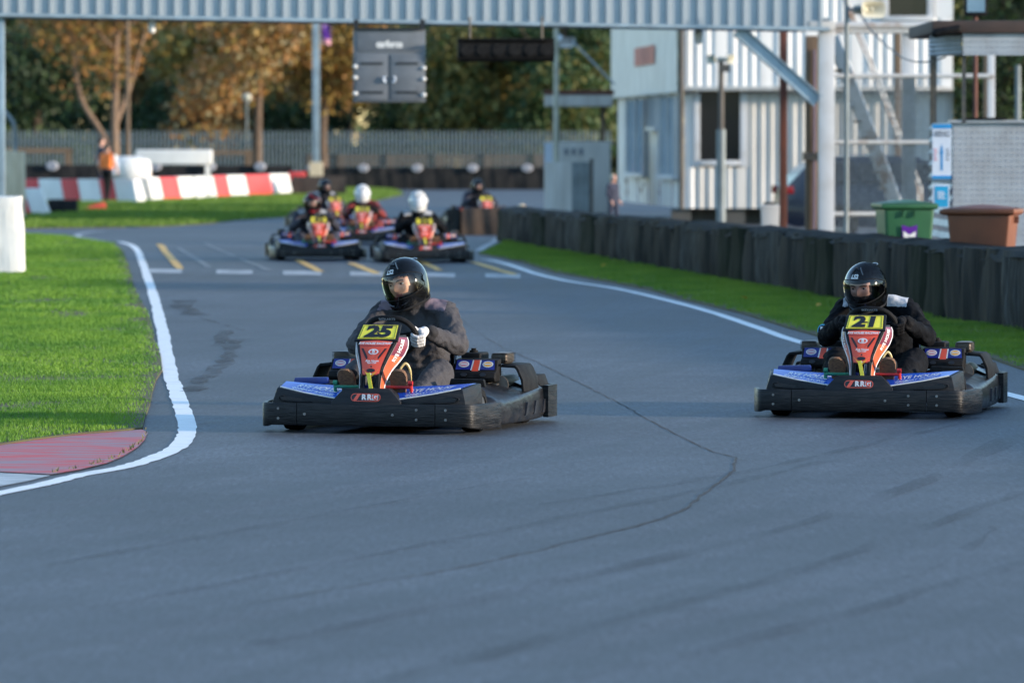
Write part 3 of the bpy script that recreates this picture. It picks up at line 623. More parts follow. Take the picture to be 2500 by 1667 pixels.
    for rx, ry, cz in ((0.026, 0.011, -0.062), (0.005, 0.005, -0.040)):
        vt = MB(); vt.add([f(rx * math.cos(2 * PI * i / n), cz + ry * math.sin(2 * PI * i / n)) for i in range(n)], [tuple(range(n))]); part('hole', vt, 'decal_black', ni, angle=0, weld=False)
    gd = MB(); f = face(0.002); arc = [(-0.052 + 0.104 * i / 12, -0.058 - 0.026 * math.sin(PI * i / 12)) for i in range(13)]
    gd.sheet([[f(u * 0.98, v + 0.004) for u, v in arc], [f(u * 0.80, v - 0.016 * math.sin(PI * i / 12)) for i, (u, v) in enumerate(arc)]]); part('gold_flash', gd, 'decal_gold', ni, angle=0)
    dk = MB(); f = face(0.0025); f2 = face(0.0035); f3 = face(0.0045)
    el = lambda f, rx, ry, m, cz=0.042: dk.add([f(rx * math.cos(2 * PI * i / 20), cz + ry * math.sin(2 * PI * i / 20)) for i in range(20)], [tuple(range(20))], m)
    el(f, 0.030, 0.0155, 0); el(f2, 0.021, 0.0105, 1); text_on(dk, 'B', lambda u, v: f3(u, v + 0.042), 0.024, 0, bold=0.0012, sx=1.2)
    text_on(dk, 'RYE HOUSE RACEWAY', lambda u, v: f(u, v + 0.088), 0.017, 0, shear=0.3, bold=0.0006, sx=1.12)
    text_on(dk, 'Rye House', lambda u, v: f(u, v - 0.009), 0.016, 0, shear=0.3, bold=0.0005, sx=1.1); text_on(dk, 'Kart Club', lambda u, v: f(u, v - 0.020), 0.013, 0, shear=0.3, bold=0.0004)
    el(f2, 0.008, 0.006, 0, -0.083)
    part('lettering', dk, ['decal_white', 'kart_red'], ni, angle=0, weld=False)
    sm = MB(); f = face(0.0022); sm.sheet([[f(-0.088 + 0.0088 * 2 * i, 0.076 - 0.0035 * math.cos(PI * (i - 5) / 10)) for i in range(11)], [f(-0.088 + 0.0088 * 2 * i, 0.0785 - 0.0035 * math.cos(PI * (i - 5) / 10)) for i in range(11)]]); part('panel_seam', sm, 'kart_maroon', ni, angle=0)
    for s in (-1, 1):              # orange side panels with the white edge line
        sp = MB(); rows = []; edge = []
        for t in np.linspace(0.0, 7.6, 24):
            z, y, wf, wb, dy, dz = Z(t); o = Vector((s * dy, -(wb - wf), 0)).normalized() * 0.0035
            P = lambda a: (s * (wf + (wb - wf) * a) + o.x, y + dy * a + o.y, z - dz * a)
            rows.append([P(0.10), P(0.4), P(0.7), P(0.94)]); edge.append(P(0.955))
        sp.sheet(rows[:15], 0); sp.sheet(rows[14:], 1); si = part('side_panel', sp, ['kart_orange', 'kart_maroon'], ni, angle=60)
        ed = MB(); ed.tube(edge, 0.0048, 6); part('edge_stripe', ed, 'decal_white', si)
        e2 = MB(); e2.tube([(r[0][0], r[0][1] - 0.001, r[0][2]) for r in rows], 0.0035, 6); part('edge_stripe', e2, 'suit_white' if s < 0 else 'decal_black', si)
        cell = 0.86
        def sfn(u, v, s=s):
            t = interp([0, 1], [3.6, 7.3], u); z, y, wf, wb, dy, dz = Z(t); o = Vector((s * dy, -(wb - wf), 0)).normalized() * 0.0075
            a = 0.5 + v; return Vector((s * (wf + (wb - wf) * a) + o.x, y + dy * a + o.y, z - dz * a))
        tx = MB(); text_on(tx, 'RYE HOUSE', lambda u, v: sfn(0.5 + u, -v if s > 0 else v), 0.34, shear=0.2, bold=0.012, sx=0.5); part('lettering', tx, 'decal_white', si, angle=0, weld=False)
    yt = MB(); yt.bar((-0.006, -0.868, 0.345), (0.012, -0.872, 0.25), 0.022, 0.004, up=(0, -1, 0)); part('yellow_tag', yt, 'decal_yellow', ni)
    # number plate
    a0, a1 = Vector((0, -0.722, 0.528)), Vector((0, -0.612, 0.612)); py = (a1 - a0).normalized(); pn = Vector((1, 0, 0)).cross(py).normalized()
    bk = MB(); bk.add([a0 + Vector((x, 0, 0)) + py * t + pn * d for d in (-0.012, 0.0) for x, t in ((-0.130, -0.006), (0.130, -0.006), (0.118, 0.145), (-0.118, 0.145))], [(0, 3, 2, 1), (4, 5, 6, 7), (0, 1, 5, 4), (1, 2, 6, 5), (2, 3, 7, 6), (3, 0, 4, 7)])
    bi = part('number_plate', bk, 'black_plastic', bevel=0.003)
    yp = MB(); yp.add([a0 + Vector((x, 0, 0)) + py * t + pn * 0.003 for x, t in ((-0.112, 0.006), (0.112, 0.006), (0.104, 0.130), (-0.104, 0.130))], [(0, 1, 2, 3)]); part('yellow_face', yp, 'decal_yellow', bi, angle=0)
    ln = MB(); q = [(-0.103, 0.013), (0.103, 0.013), (0.096, 0.123), (-0.096, 0.123)]
    for i in range(4): ln.bar(*[a0 + Vector((q[k % 4][0], 0, 0)) + py * q[k % 4][1] + pn * 0.004 for k in (i, i + 1)], 0.0022, 0.001, up=pn)
    part('plate_border', ln, 'decal_black', bi, angle=0)
    PLATE = (a0 + py * 0.066 + pn * 0.0048, py)
    # chassis, floor, steering, pedals
    ch = MB()
    for s in (-1, 1):
        ch.tube(smooth_path([(s * 0.30, 0.80, 0.075), (s * 0.30, 0.35, 0.07), (s * 0.27, 0.0, 0.065), (s * 0.22, -0.45, 0.065), (s * 0.20, -0.85, 0.07)], 4), 0.015, 8)
        ch.tube([(s * 0.28, -0.15, 0.07), (s * 0.62, -0.15, 0.09)], 0.011, 8); ch.tube([(s * 0.28, 0.40, 0.07), (s * 0.62, 0.40, 0.09)], 0.011, 8)
    for y in (-0.82, -0.48, 0.1, 0.55, 0.78): ch.tube([(-0.3, y, 0.07), (0.3, y, 0.07)], 0.015, 8)
    part('chassis', ch, 'dark_steel')
    fl = MB(); fl.box(-0.26, 0.26, -0.80, 0.05, 0.052, 0.057); part('floor_tray', fl, 'dark_steel')
    wc = Vector((0, -0.40, 0.545)); wu = Vector((0, -0.6, 0.8)); wn_ = Vector((0, 0.8, 0.6))
    st = MB(); ring = []
    for i in range(40):
        a = 2 * PI * i / 40; rr = 0.140 * (1 - 0.10 * max(0, math.sin(a)) ** 6); ring.append(wc + Vector((math.cos(a) * 0.148, 0, 0)) + wu * math.sin(a) * rr)
    st.tube(ring, 0.0165, 10, closed=True)
    for a in (-0.5 * PI, 0.12, PI - 0.12): st.bar(wc - wn_ * 0.02, wc + Vector((math.cos(a) * 0.14, 0, 0)) + wu * math.sin(a) * 0.13, 0.026, 0.010, up=wn_)
    st.disc(wc - wn_ * 0.03, 0.05, wn_, 0.035, 14)
    swi = part('steering_wheel', st, 'matt_black')
    tx = MB(); text_on(tx, 'BIZKARTS', lambda u, v: wc + Vector((u, 0, 0)) + wu * (0.131 + v) - wn_ * 0.0185, 0.020, bold=0.0005, sx=1.1); part('lettering', tx, 'suit_white', swi, angle=0, weld=False)
    col = MB(); col.tube([(0, -0.72, 0.20), wc - wn_ * 0.02], 0.011, 8); col.tube([(-0.05, -0.80, 0.08), (-0.01, -0.66, 0.26)], 0.01, 6); col.tube([(0.05, -0.80, 0.08), (0.01, -0.66, 0.26)], 0.01, 6); part('steering_column', col, 'steel')
    for s, c in ((1, 'pedal_red'), (-1, 'pedal_green')):
        pd = MB(); pd.tube([(s * 0.07, -0.79, 0.262), (s * 0.225, -0.79, 0.262)], 0.010, 8); pd.tube([(s * 0.225, -0.79, 0.272), (s * 0.228, -0.74, 0.07)], 0.010, 8); pd.tube([(s * 0.21, -0.792, 0.285), (s * 0.235, -0.792, 0.285)], 0.013, 8)
        part('pedal', pd, c)
    for s in (-1, 1):
        br = MB(); br.tube([(s * 0.10, -0.76, 0.245), (s * 0.06, -0.8, 0.262), (s * 0.02, -0.8, 0.262)], 0.011, 6); part('bracket', br, 'deep_blue')
    tk = MB(); tk.box(0.04, 0.13, -0.66, -0.46, 0.07, 0.29); part('fuel_tank', tk, 'tank_white', bevel=0.012)
    hs = MB(); hs.tube(smooth_path([(0.07, -0.55, 0.29), (0.09, -0.52, 0.36), (0.115, -0.50, 0.385), (0.135, -0.48, 0.34), (0.13, -0.46, 0.24)], 5), 0.008, 8); part('fuel_hose', hs, 'hose')
    # seat
    se = MB(); rows = []
    for i, (y, z, w) in enumerate(((-0.06, 0.13, 0.17), (0.02, 0.075, 0.18), (0.14, 0.065, 0.185), (0.24, 0.10, 0.19), (0.32, 0.22, 0.195), (0.37, 0.36, 0.19), (0.40, 0.48, 0.165), (0.41, 0.54, 0.13))):
        side = 0.10 if i in (2, 3, 4) else (0.08 if i in (1, 5) else 0.04); fy = -0.10 if i > 3 else 0.0
        rows.append([(-w - 0.012, y + fy * 1.0, z + side), (-w, y + fy * 0.45, z + side * 0.4), (-w * 0.6, y, z), (0, y + 0.01, z - 0.006), (w * 0.6, y, z), (w, y + fy * 0.45, z + side * 0.4), (w + 0.012, y + fy, z + side)])
    se.sheet(rows); sei = part('seat', se, 'gloss_black', angle=60)
    for k in (0, -1): rm = MB(); rm.tube(smooth_path([r[k] for r in rows], 3), 0.010, 8); part('seat_rim', rm, 'gloss_black', sei)
    # wheels
    for x, y, r, w in ((-0.53, -0.56, 0.128, 0.115), (0.53, -0.56, 0.128, 0.115), (-0.50, 0.53, 0.138, 0.17), (0.50, 0.53, 0.138, 0.17)):
        ty = MB(); n = 28; prof = [(-0.5, 0.62), (-0.5, 0.86), (-0.42, 0.97), (-0.25, 1.0), (0.25, 1.0), (0.42, 0.97), (0.5, 0.86), (0.5, 0.62)]
        ty.loft([[(x + a * w, y + math.cos(2 * PI * j / n) * r * b, r + math.sin(2 * PI * j / n) * r * b) for a, b in prof] for j in range(n)], caps=False, loop=True)
        wi = part('tyre', ty, 'rubber', angle=40)
        rim = MB(); rim.tube([(x - w * 0.46, y, r), (x + w * 0.46, y, r)], r * 0.60, 18); rim.tube([(x - w * 0.5, y, r), (x + w * 0.5, y, r)], r * 0.22, 10); part('rim', rim, 'steel', wi, angle=40)
    ax = MB(); ax.tube([(-0.5, 0.53, 0.138), (0.5, 0.53, 0.138)], 0.02, 10); part('rear_axle', ax, 'steel')
    for s in (-1, 1): ax = MB(); ax.tube([(s * 0.5, -0.56, 0.128), (s * 0.2, -0.5, 0.09)], 0.012, 8); part('stub_axle', ax, 'steel')
    # twin engines beside the seat
    for s in (-1, 1):
        e = MB(); e.box(min(s * 0.25, s * 0.50), max(s * 0.25, s * 0.50), 0.10, 0.42, 0.085, 0.25); e.box(min(s * 0.28, s * 0.44), max(s * 0.28, s * 0.44), 0.08, 0.12, 0.11, 0.22)
        for k in range(5): e.box(min(s * 0.28, s * 0.46), max(s * 0.28, s * 0.46), 0.06, 0.40, 0.25 + k * 0.014, 0.255 + k * 0.014)
        ei = part('engine_block', e, 'dark_steel', bevel=0.006)
        rc = MB(); rc.disc((s * 0.33, 0.10, 0.185), 0.075, (0, -1, 0), 0.035, 18); part('recoil_cover', rc, 'engine_red', ei, angle=40)
        gr = MB()
        for k in range(6): gr.bar((s * 0.33 - 0.055, 0.060, 0.135 + k * 0.02), (s * 0.33 + 0.055, 0.060, 0.135 + k * 0.02), 0.006, 0.008)
        part('recoil_grille', gr, 'kart_maroon', ei, angle=0)
        tk = MB(); tk.box(min(s * 0.255, s * 0.375), max(s * 0.255, s * 0.375), 0.20, 0.40, 0.30, 0.425); ti = part('engine_tank', tk, 'matt_black', ei, bevel=0.016, seg=3)
        cp_ = MB(); cp_.disc((s * 0.315, 0.27, 0.425), 0.026, (0, 0, 1), 0.012, 12); cp_.disc((s * 0.315, 0.27, 0.437), 0.016, (0, 0, 1), 0.012, 8); part('tank_cap', cp_, 'matt_black', ti, angle=40)
        # air box with a stepped front and stickers
        b0, b1 = (0.245, 0.505); ab = MB(); poly = [(0.04, 0.262), (0.02, 0.285), (0.035, 0.315), (0.075, 0.325), (0.105, 0.385), (0.19, 0.395), (0.19, 0.262)]
        ab.prism(poly, min(s * b0, s * b1), max(s * b0, s * b1), 'x'); ai = part('air_box', ab, 'matt_black', ei, bevel=0.010, seg=2)
        d0, d1 = Vector((0, 0.0735, 0.329)), Vector((0, 0.101, 0.3835)); dy_ = (d1 - d0).normalized(); fpl = lambda l: plane_fn((s * 0.375, d0.y, d0.z), (1, 0, 0), dy_, l)
        stk = MB(); f = fpl(0.004); L_ = (d1 - d0).length
        stk.add([f(-0.118, 0), f(0.118, 0), f(0.112, L_), f(-0.112, L_)], [(0, 1, 2, 3)], 0); f = fpl(0.005); stk.add([f(-0.020, -0.012), f(0.020, -0.012), f(0.026, L_), f(-0.010, L_)], [(0, 1, 2, 3)], 1)
        f = fpl(0.0046); stk.add([f(-0.028, -0.004), f(0.028, -0.004), f(0.034, L_), f(-0.018, L_)], [(0, 1, 2, 3)], 2)
        for cx, c2 in ((-0.07, 2), (0.075, 2)):
            f = fpl(0.0058); stk.add([f(cx + 0.033 * math.cos(2 * PI * i / 18), 0.034 + 0.020 * math.sin(2 * PI * i / 18)) for i in range(18)], [tuple(range(18))], 2)
            f = fpl(0.0066); stk.add([f(cx + 0.026 * math.cos(2 * PI * i / 18), 0.034 + 0.015 * math.sin(2 * PI * i / 18)) for i in range(18)], [tuple(range(18))], 3 if cx < 0 else 4)
            f = fpl(0.0074); stk.add([f(cx - 0.022, 0.031), f(cx + 0.022, 0.031), f(cx + 0.022, 0.038), f(cx - 0.022, 0.038)], [(0, 1, 2, 3)], 2)
        part('sticker', stk, ['deep_blue', 'kart_red', 'decal_white', 'sign_pink', 'decal_gold'], ai, angle=0, weld=False)
        for cx in (-0.055, 0.06):
            dm = MB(); dm.disc((s * 0.375 + cx, 0.022, 0.303), 0.020, (0, -0.9, 0.4), 0.004, 12, ry=0.012); part('dimple', dm, 'decal_black', ai)
        af = MB(); af.box(min(s * 0.43, s * 0.53), max(s * 0.43, s * 0.53), 0.22, 0.40, 0.36, 0.425); fi = part('air_filter', af, 'muffler', ei, bevel=0.022, seg=3)
        rb = MB()
        for k in range(7): rb.box(min(s * 0.44, s * 0.535), max(s * 0.44, s * 0.535), 0.216, 0.404, 0.37 + k * 0.008, 0.3725 + k * 0.008)
        part('filter_rib', rb, 'matt_black', fi, angle=0)
        mf = MB(); mf.tube([(s * 0.50, 0.15, 0.24), (s * 0.50, 0.44, 0.24)], 0.055, 16); part('muffler', mf, 'muffler', ei, angle=40)
        hg = MB(); pz = [(s * 0.50, 0.36), (s * 0.595, 0.355), (s * 0.613, 0.335), (s * 0.642, 0.27), (s * 0.648, 0.20), (s * 0.633, 0.20), (s * 0.627, 0.265), (s * 0.603, 0.32), (s * 0.59, 0.338), (s * 0.50, 0.343)]
        hg.prism(pz, 0.16, 0.52, 'y'); part('heat_guard', hg, 'matt_black', ei, bevel=0.005)
        hs2 = MB(); hs2.tube(smooth_path([(s * 0.24, 0.2, 0.28), (s * 0.235, 0.05, 0.31), (s * 0.27, 0.0, 0.25), (s * 0.30, 0.05, 0.19)], 4), 0.007, 6); hs2.tube(smooth_path([(s * 0.42, 0.05, 0.27), (s * 0.40, -0.02, 0.22), (s * 0.44, 0.05, 0.15)], 4), 0.006, 6); part('hose', hs2, 'rubber', ei)
        thr = MB(); thr.ell((s * 0.455, 0.16, 0.345), 0.03, 0.03, 0.026, 10, 6); thr.bar((s * 0.44, 0.12, 0.33), (s * 0.52, 0.12, 0.36), 0.012, 0.012); part('throttle_link', thr, 'matt_black', ei)
    # side pods with slots
    for s in (-1, 1):
        rings = []
        for y, xo, xi, zb, zt, zi in ((-0.44, 0.58, 0.50, 0.075, 0.150, 0.200), (-0.40, 0.625, 0.47, 0.036, 0.170, 0.226), (-0.26, 0.640, 0.45, 0.030, 0.158, 0.240), (-0.05, 0.650, 0.45, 0.028, 0.168, 0.250), (0.20, 0.656, 0.46, 0.028, 0.184, 0.258), (0.42, 0.658, 0.50, 0.030, 0.198, 0.262), (0.58, 0.658, 0.53, 0.034, 0.206, 0.262)):
            rings.append([(s * xi, y, zb), (s * xo, y, zb), (s * (xo + 0.012), y, zb + 0.05), (s * xo, y, zt), (s * (xo - 0.03), y, zt + 0.022), (s * xi, y, zi)])
        po_ = MB(); po_.loft(rings); pi_ = part('side_pod', po_, 'pod_plastic', bevel=0.016, seg=3, angle=50)
        d2 = MB(); d2.sheet([[(s * 0.615, y, 0.232 + dz), (s * 0.53, y, 0.268 + dz)] for y, dz in ((0.30, -0.006), (0.44, 0.002), (0.56, 0.008))]); part('pod_decal', d2, 'deep_blue', pi_, angle=0)
        for y in (0.10, 0.30, 0.50):
            so = MB(); so.prism([(y, 0.065), (y + 0.055, 0.065), (y + 0.105, 0.142), (y + 0.050, 0.142)], s * 0.656, s * 0.6745, 'x'); part('pod_slot', so, 'decal_black', pi_, angle=0)
        up_ = MB(); up_.prism([(s * 0.36, 0.262), (s * 0.575, 0.252), (s * 0.565, 0.296), (s * 0.37, 0.300)], -0.46, -0.42, 'y'); up_i = part('pod_fin', up_, 'pod_decal_blue', pi_, bevel=0.006) if s < 0 else part('pod_fin', up_, 'matt_black', pi_, bevel=0.006)
    # rear bumper
    path = smooth_path([(0.662, 0.57, 0), (0.668, 0.72, 0), (0.645, 0.83, 0), (0.57, 0.895, 0), (0.3, 0.915, 0), (0, 0.918, 0)], 5); path = path + [Vector((-p.x, p.y, 0)) for p in reversed(path[:-1])]
    rb = band(list(reversed(path)), 0.034, 0.222, 0.03, 0.0); ri = part('rear_bumper', rb, 'bumper_plastic', angle=40)
    for s in (-1, 1):
        so = MB(); so.prism([(0.64, 0.10), (0.71, 0.10), (0.71, 0.16), (0.64, 0.16)], s * 0.664, s * 0.679, 'x'); part('bumper_hole', so, 'decal_black', ri, angle=0)
        fe = MB(); fe.loft([[(s * x, y, z) for x, z in ((0.52, 0.225), (0.55, 0.282), (0.615, 0.282), (0.64, 0.215))] for y in (0.58, 0.80)]); part('rear_fender', fe, 'matt_black', bevel=0.008)
    return parts, PLATE
KART_PARTS, PLATE = build_kart()
def place_kart(number, loc, rz, label):
    k = thing('racing_kart', label, 'kart', (*loc, 0), rz, 'karts on the track'); objs = []
    for nm, me, par in KART_PARTS: objs.append(link(nm, me, objs[par] if par is not None else k))
    pi_ = [o for (nm, *_), o in zip(KART_PARTS, objs) if nm == 'number_plate'][0]
    if number:
        mb = MB(); o, yd = PLATE; text_on(mb, number, plane_fn(o, (1, 0, 0), yd, 0), 0.135, bold=0.0075, sx=1.12, shear=0.06); mb.build('number', 'decal_black', pi_, angle=0, weld=False)
        smu = MB(); f = plane_fn(o, (1, 0, 0), yd, 0.002)
        for i in range(7):
            cx, cy, r = random.gauss(0.0, 0.012), random.gauss(0, 0.006), random.uniform(0.003, 0.006); smu.add([f(cx + r * math.cos(j) * 1.6, cy + r * math.sin(j)) for j in range(6)], [tuple(range(6))])
        smu.build('plate_stain', 'crack_dark', pi_, angle=0, weld=False)
    return k
K25 = place_kart('25', (-0.597, 33.2), math.radians(-14.4), 'kart numbered 25 with a grey-suited driver in white gloves, nearest to the camera')
K21 = place_kart('21', (2.27, 35.0), math.radians(-11.7), 'kart numbered 21 with a black-suited driver, beside the right-hand grass strip')
KA = place_kart('42', (-2.79, 81.0), math.radians(5), 'blurred distant kart on the start line, its driver in a dark patterned helmet')
KB = place_kart('22', (-1.26, 79.4), math.radians(4), 'blurred distant kart on the start line, its driver in black with a white helmet')
KC = place_kart('12', (-2.42, 94.0), math.radians(-3), 'blurred kart behind the front pair, driver in red and black with white helmet')
KD = place_kart('26', (-3.58, 110.5), math.radians(14), 'rearmost kart beside the far grass, half hidden behind the kart with the dark-helmeted driver')
KE = place_kart('16', (-0.62, 112.0), math.radians(10), 'far kart half hidden behind the brown tyre stack')
# ------------------------------------------------------------------ people
AX_, AY_, AZ_ = 0.126, 0.155, 0.142
def helm_pt(phi, t, e=0.0):
    """helmet shell; phi 0 = face, t from crown (0) to rim"""
    st = math.sin(t); lowr = t > PI / 2
    k = st if not lowr else 1 - (1 - st) * 0.55
    f = max(0.0, math.cos(phi)); zz = AZ_ * math.cos(t) if not lowr else 0.205 * math.cos(t)
    x = (AX_ + e) * k * math.sin(phi); y = -(AY_ + e) * k * math.cos(phi); z = zz + (e * math.cos(t))
    if lowr:
        w = min(1, (t - PI / 2) / 0.6); y -= 0.020 * w * f ** 2; z -= 0.012 * w * f ** 2; z += 0.030 * w * max(0, -math.cos(phi)) ** 1.5; x *= 1 - 0.07 * w * f
    else: y *= 1 + 0.04 * max(0, -math.cos(phi))
    return Vector((x, y, z))
def helm_z(phi, z, e=0.0):
    t = math.acos(max(-1, min(1, z / AZ_))) if z >= 0 else math.acos(max(-0.7, z / 0.205)); return helm_pt(phi, t, e)
def make_helmet():
    NP, NT = 72, 40; tmax = math.radians(131); bm = bmesh.new(); grid = []
    for i in range(NT + 1):
        t = tmax * i / NT
        grid.append([bm.verts.new(helm_pt(2 * PI * j / NP, max(t, 0.01))) for j in range(NP)])
    for i in range(NT):
        for j in range(NP):
            c = sum((grid[a][b % NP].co for a, b in ((i, j), (i + 1, j), (i + 1, j + 1), (i, j + 1))), Vector()) / 4
            ph = 2 * PI * (j + 0.5) / NP; ph = ph if ph < PI else ph - 2 * PI
            hw = math.radians(66) * (1 - 0.12 * (c.z < -0.02))
            if abs(ph) < hw and -0.052 < c.z < 0.060 - 0.012 * abs(ph): continue
            bm.faces.new((grid[i][j], grid[i + 1][j], grid[i + 1][(j + 1) % NP], grid[i][(j + 1) % NP]))
    bmesh.ops.solidify(bm, geom=bm.faces[:], thickness=0.012)
    bmesh.ops.recalc_face_normals(bm, faces=bm.faces)
    me = bpy.data.meshes.new('helmet'); bm.to_mesh(me); bm.free(); me.materials.append(M('gloss_black')); me.shade_smooth(); me.set_sharp_from_angle(angle=math.radians(50))
    vz = MB(); rows = []
    for i in range(13):
        r = []
        for j in range(33):
            ph = math.radians(-84 + 168 * j / 32); a = abs(ph) / math.radians(84)
            z0, z1 = -0.066 + 0.030 * a ** 3, 0.070 - 0.040 * a ** 3; r.append(helm_z(ph, z0 + (z1 - z0) * i / 12, 0.0055))
        rows.append(r)
    vz.sheet(rows); vm = vz.mesh('visor', 'visor_clear', angle=60)
    vr = MB(); vr.tube(rows[0], 0.0028, 6); vr.tube(rows[-1], 0.0022, 6); vr.tube([r[0] for r in rows], 0.0025, 6); vr.tube([r[-1] for r in rows], 0.0025, 6); vrm = vr.mesh('visor_edge', 'matt_black')
    vtm = []
    def vent(fn):
        vt = MB(); fn(vt); vtm.append(vt.mesh('vent', 'gloss_black'))
    for s in (-1, 1):
        vent(lambda v: v.tube([helm_z(s * 0.42, 0.092, 0.003), helm_z(s * 0.34, 0.112, 0.004), helm_z(s * 0.24, 0.128, 0.003)], 0.005, 6))
        vent(lambda v: v.tube([helm_z(s * 0.10, 0.106, 0.002), helm_z(s * 0.22, 0.102, 0.003), helm_z(s * 0.38, 0.094, 0.002)], 0.0035, 6))
        vent(lambda v: v.tube([helm_z(s * 0.2, -0.098, 0.003), helm_z(s * 0.4, -0.094, 0.004), helm_z(s * 0.6, -0.086, 0.003)], 0.005, 6))
        vent(lambda v: v.disc(helm_z(s * 1.52, 0.0, 0.004), 0.020, (s, 0, 0), 0.008, 14))
        vent(lambda v: v.ell(helm_pt(PI - s * 0.5, 0.75, -0.002), 0.022, 0.03, 0.012, 10, 6))
    vent(lambda v: v.tube([helm_z(-0.12, 0.118, 0.002), helm_z(0, 0.122, 0.003), helm_z(0.12, 0.118, 0.002)], 0.005, 6))
    gs = MB(); gs.tube([helm_pt(2 * PI * j / 40, math.radians(130), -0.004) for j in range(40)], 0.009, 8, closed=True); gsm = gs.mesh('rim_seal', 'matt_black')
    def letters(s): 
        tx = MB(); text_on(tx, s, lambda u, v: helm_z(u / 0.13 - 0.12, 0.0865 + v, 0.0042), 0.030, bold=0.0012, sx=1.35, shear=0.2); return tx.mesh('lettering', 'decal_white', angle=0, weld=False)
    return me, vm, vrm, vtm, gsm, letters
HELM = make_helmet()
def make_face(masked):
    mb = MB(); NU, NV = 44, 44; rows = []
    gz = lambda a, s: math.exp(-(a / s) ** 2)
    for i in range(NV + 1):
        th = PI * i / NV; r = []
        for j in range(NU + 1):
            ph = -PI + 2 * PI * j / NU; x = 0.072 * math.sin(th) * math.sin(ph); y = -0.088 * math.sin(th) * math.cos(ph); z = 0.112 * math.cos(th)
            if math.cos(ph) > 0:
                d = 0.0
                d += 0.024 * gz(x, 0.011) * gz(z + 0.020, 0.020) + 0.010 * gz(x, 0.009) * gz(z - 0.006, 0.022)      # nose
                d += 0.006 * gz(abs(x) - 0.030, 0.022) * gz(z - 0.030, 0.010)                                         # brow
                d -= 0.009 * gz(abs(x) - 0.031, 0.014) * gz(z - 0.010, 0.011)                                         # sockets
                d += 0.007 * gz(abs(x) - 0.038, 0.02) * gz(z + 0.018, 0.018)                                          # cheeks
                d += 0.006 * gz(x, 0.022) * gz(z + 0.052, 0.006) + 0.006 * gz(x, 0.020) * gz(z + 0.064, 0.006) + 0.010 * gz(x, 0.02) * gz(z + 0.092, 0.014)
                y -= d
            r.append((x, y, z))
        rows.append(r)
    mb.sheet(rows)
    if masked: mb.m = [0] * len(mb.m)
    for k, q in enumerate(mb.f):
        c = [sum(mb.v[i][a] for i in q) / len(q) for a in range(3)]
        if masked and (c[2] > 0.042 or c[2] < -0.036 or abs(c[0]) > 0.056 or c[1] > -0.02): mb.m[k] = 1
        elif not masked and c[1] < -0.06 and abs(c[0]) < 0.021 and (abs(c[2] + 0.052) < 0.0055 or abs(c[2] + 0.063) < 0.006): mb.m[k] = 3
        elif not masked and (c[2] > 0.058 + 0.02 * math.sin(c[0] * 90) or c[1] > 0.0): mb.m[k] = 2
    fm = mb.mesh('head', ['skin', 'knit', 'hair', 'lips'], angle=80)
    ey = MB()
    for s in (-1, 1):
        c = (s * 0.031, -0.0675, 0.009); ey.ell(c, 0.0110, 0.0095, 0.0058, 12, 8, 0); ey.disc((s * 0.031 - 0.002, -0.0770, 0.009), 0.0056, (0, -1, 0), 0.0014, 10, 1)
        ey.tube([(s * 0.018, -0.0765, 0.014), (s * 0.031, -0.0785, 0.0185), (s * 0.045, -0.0715, 0.015)], 0.0028, 6, 2)
        ey.tube([(s * 0.013, -0.090, 0.028), (s * 0.030, -0.091, 0.034), (s * 0.049, -0.079, 0.029)], 0.0034, 6, 3)
    return fm, ey.mesh('eye', ['eye_white', 'iris', 'skin', 'hair'], angle=50)
FACE_OPEN, FACE_MASK = make_face(False), make_face(True)
WC = Vector((0, -0.40, 0.545)); WU = Vector((0, -0.6, 0.8)); WN = Vector((0, 0.8, 0.6))
def rim_pt(a): return WC + Vector((math.cos(a) * 0.148, 0, 0)) + WU * math.sin(a) * 0.140
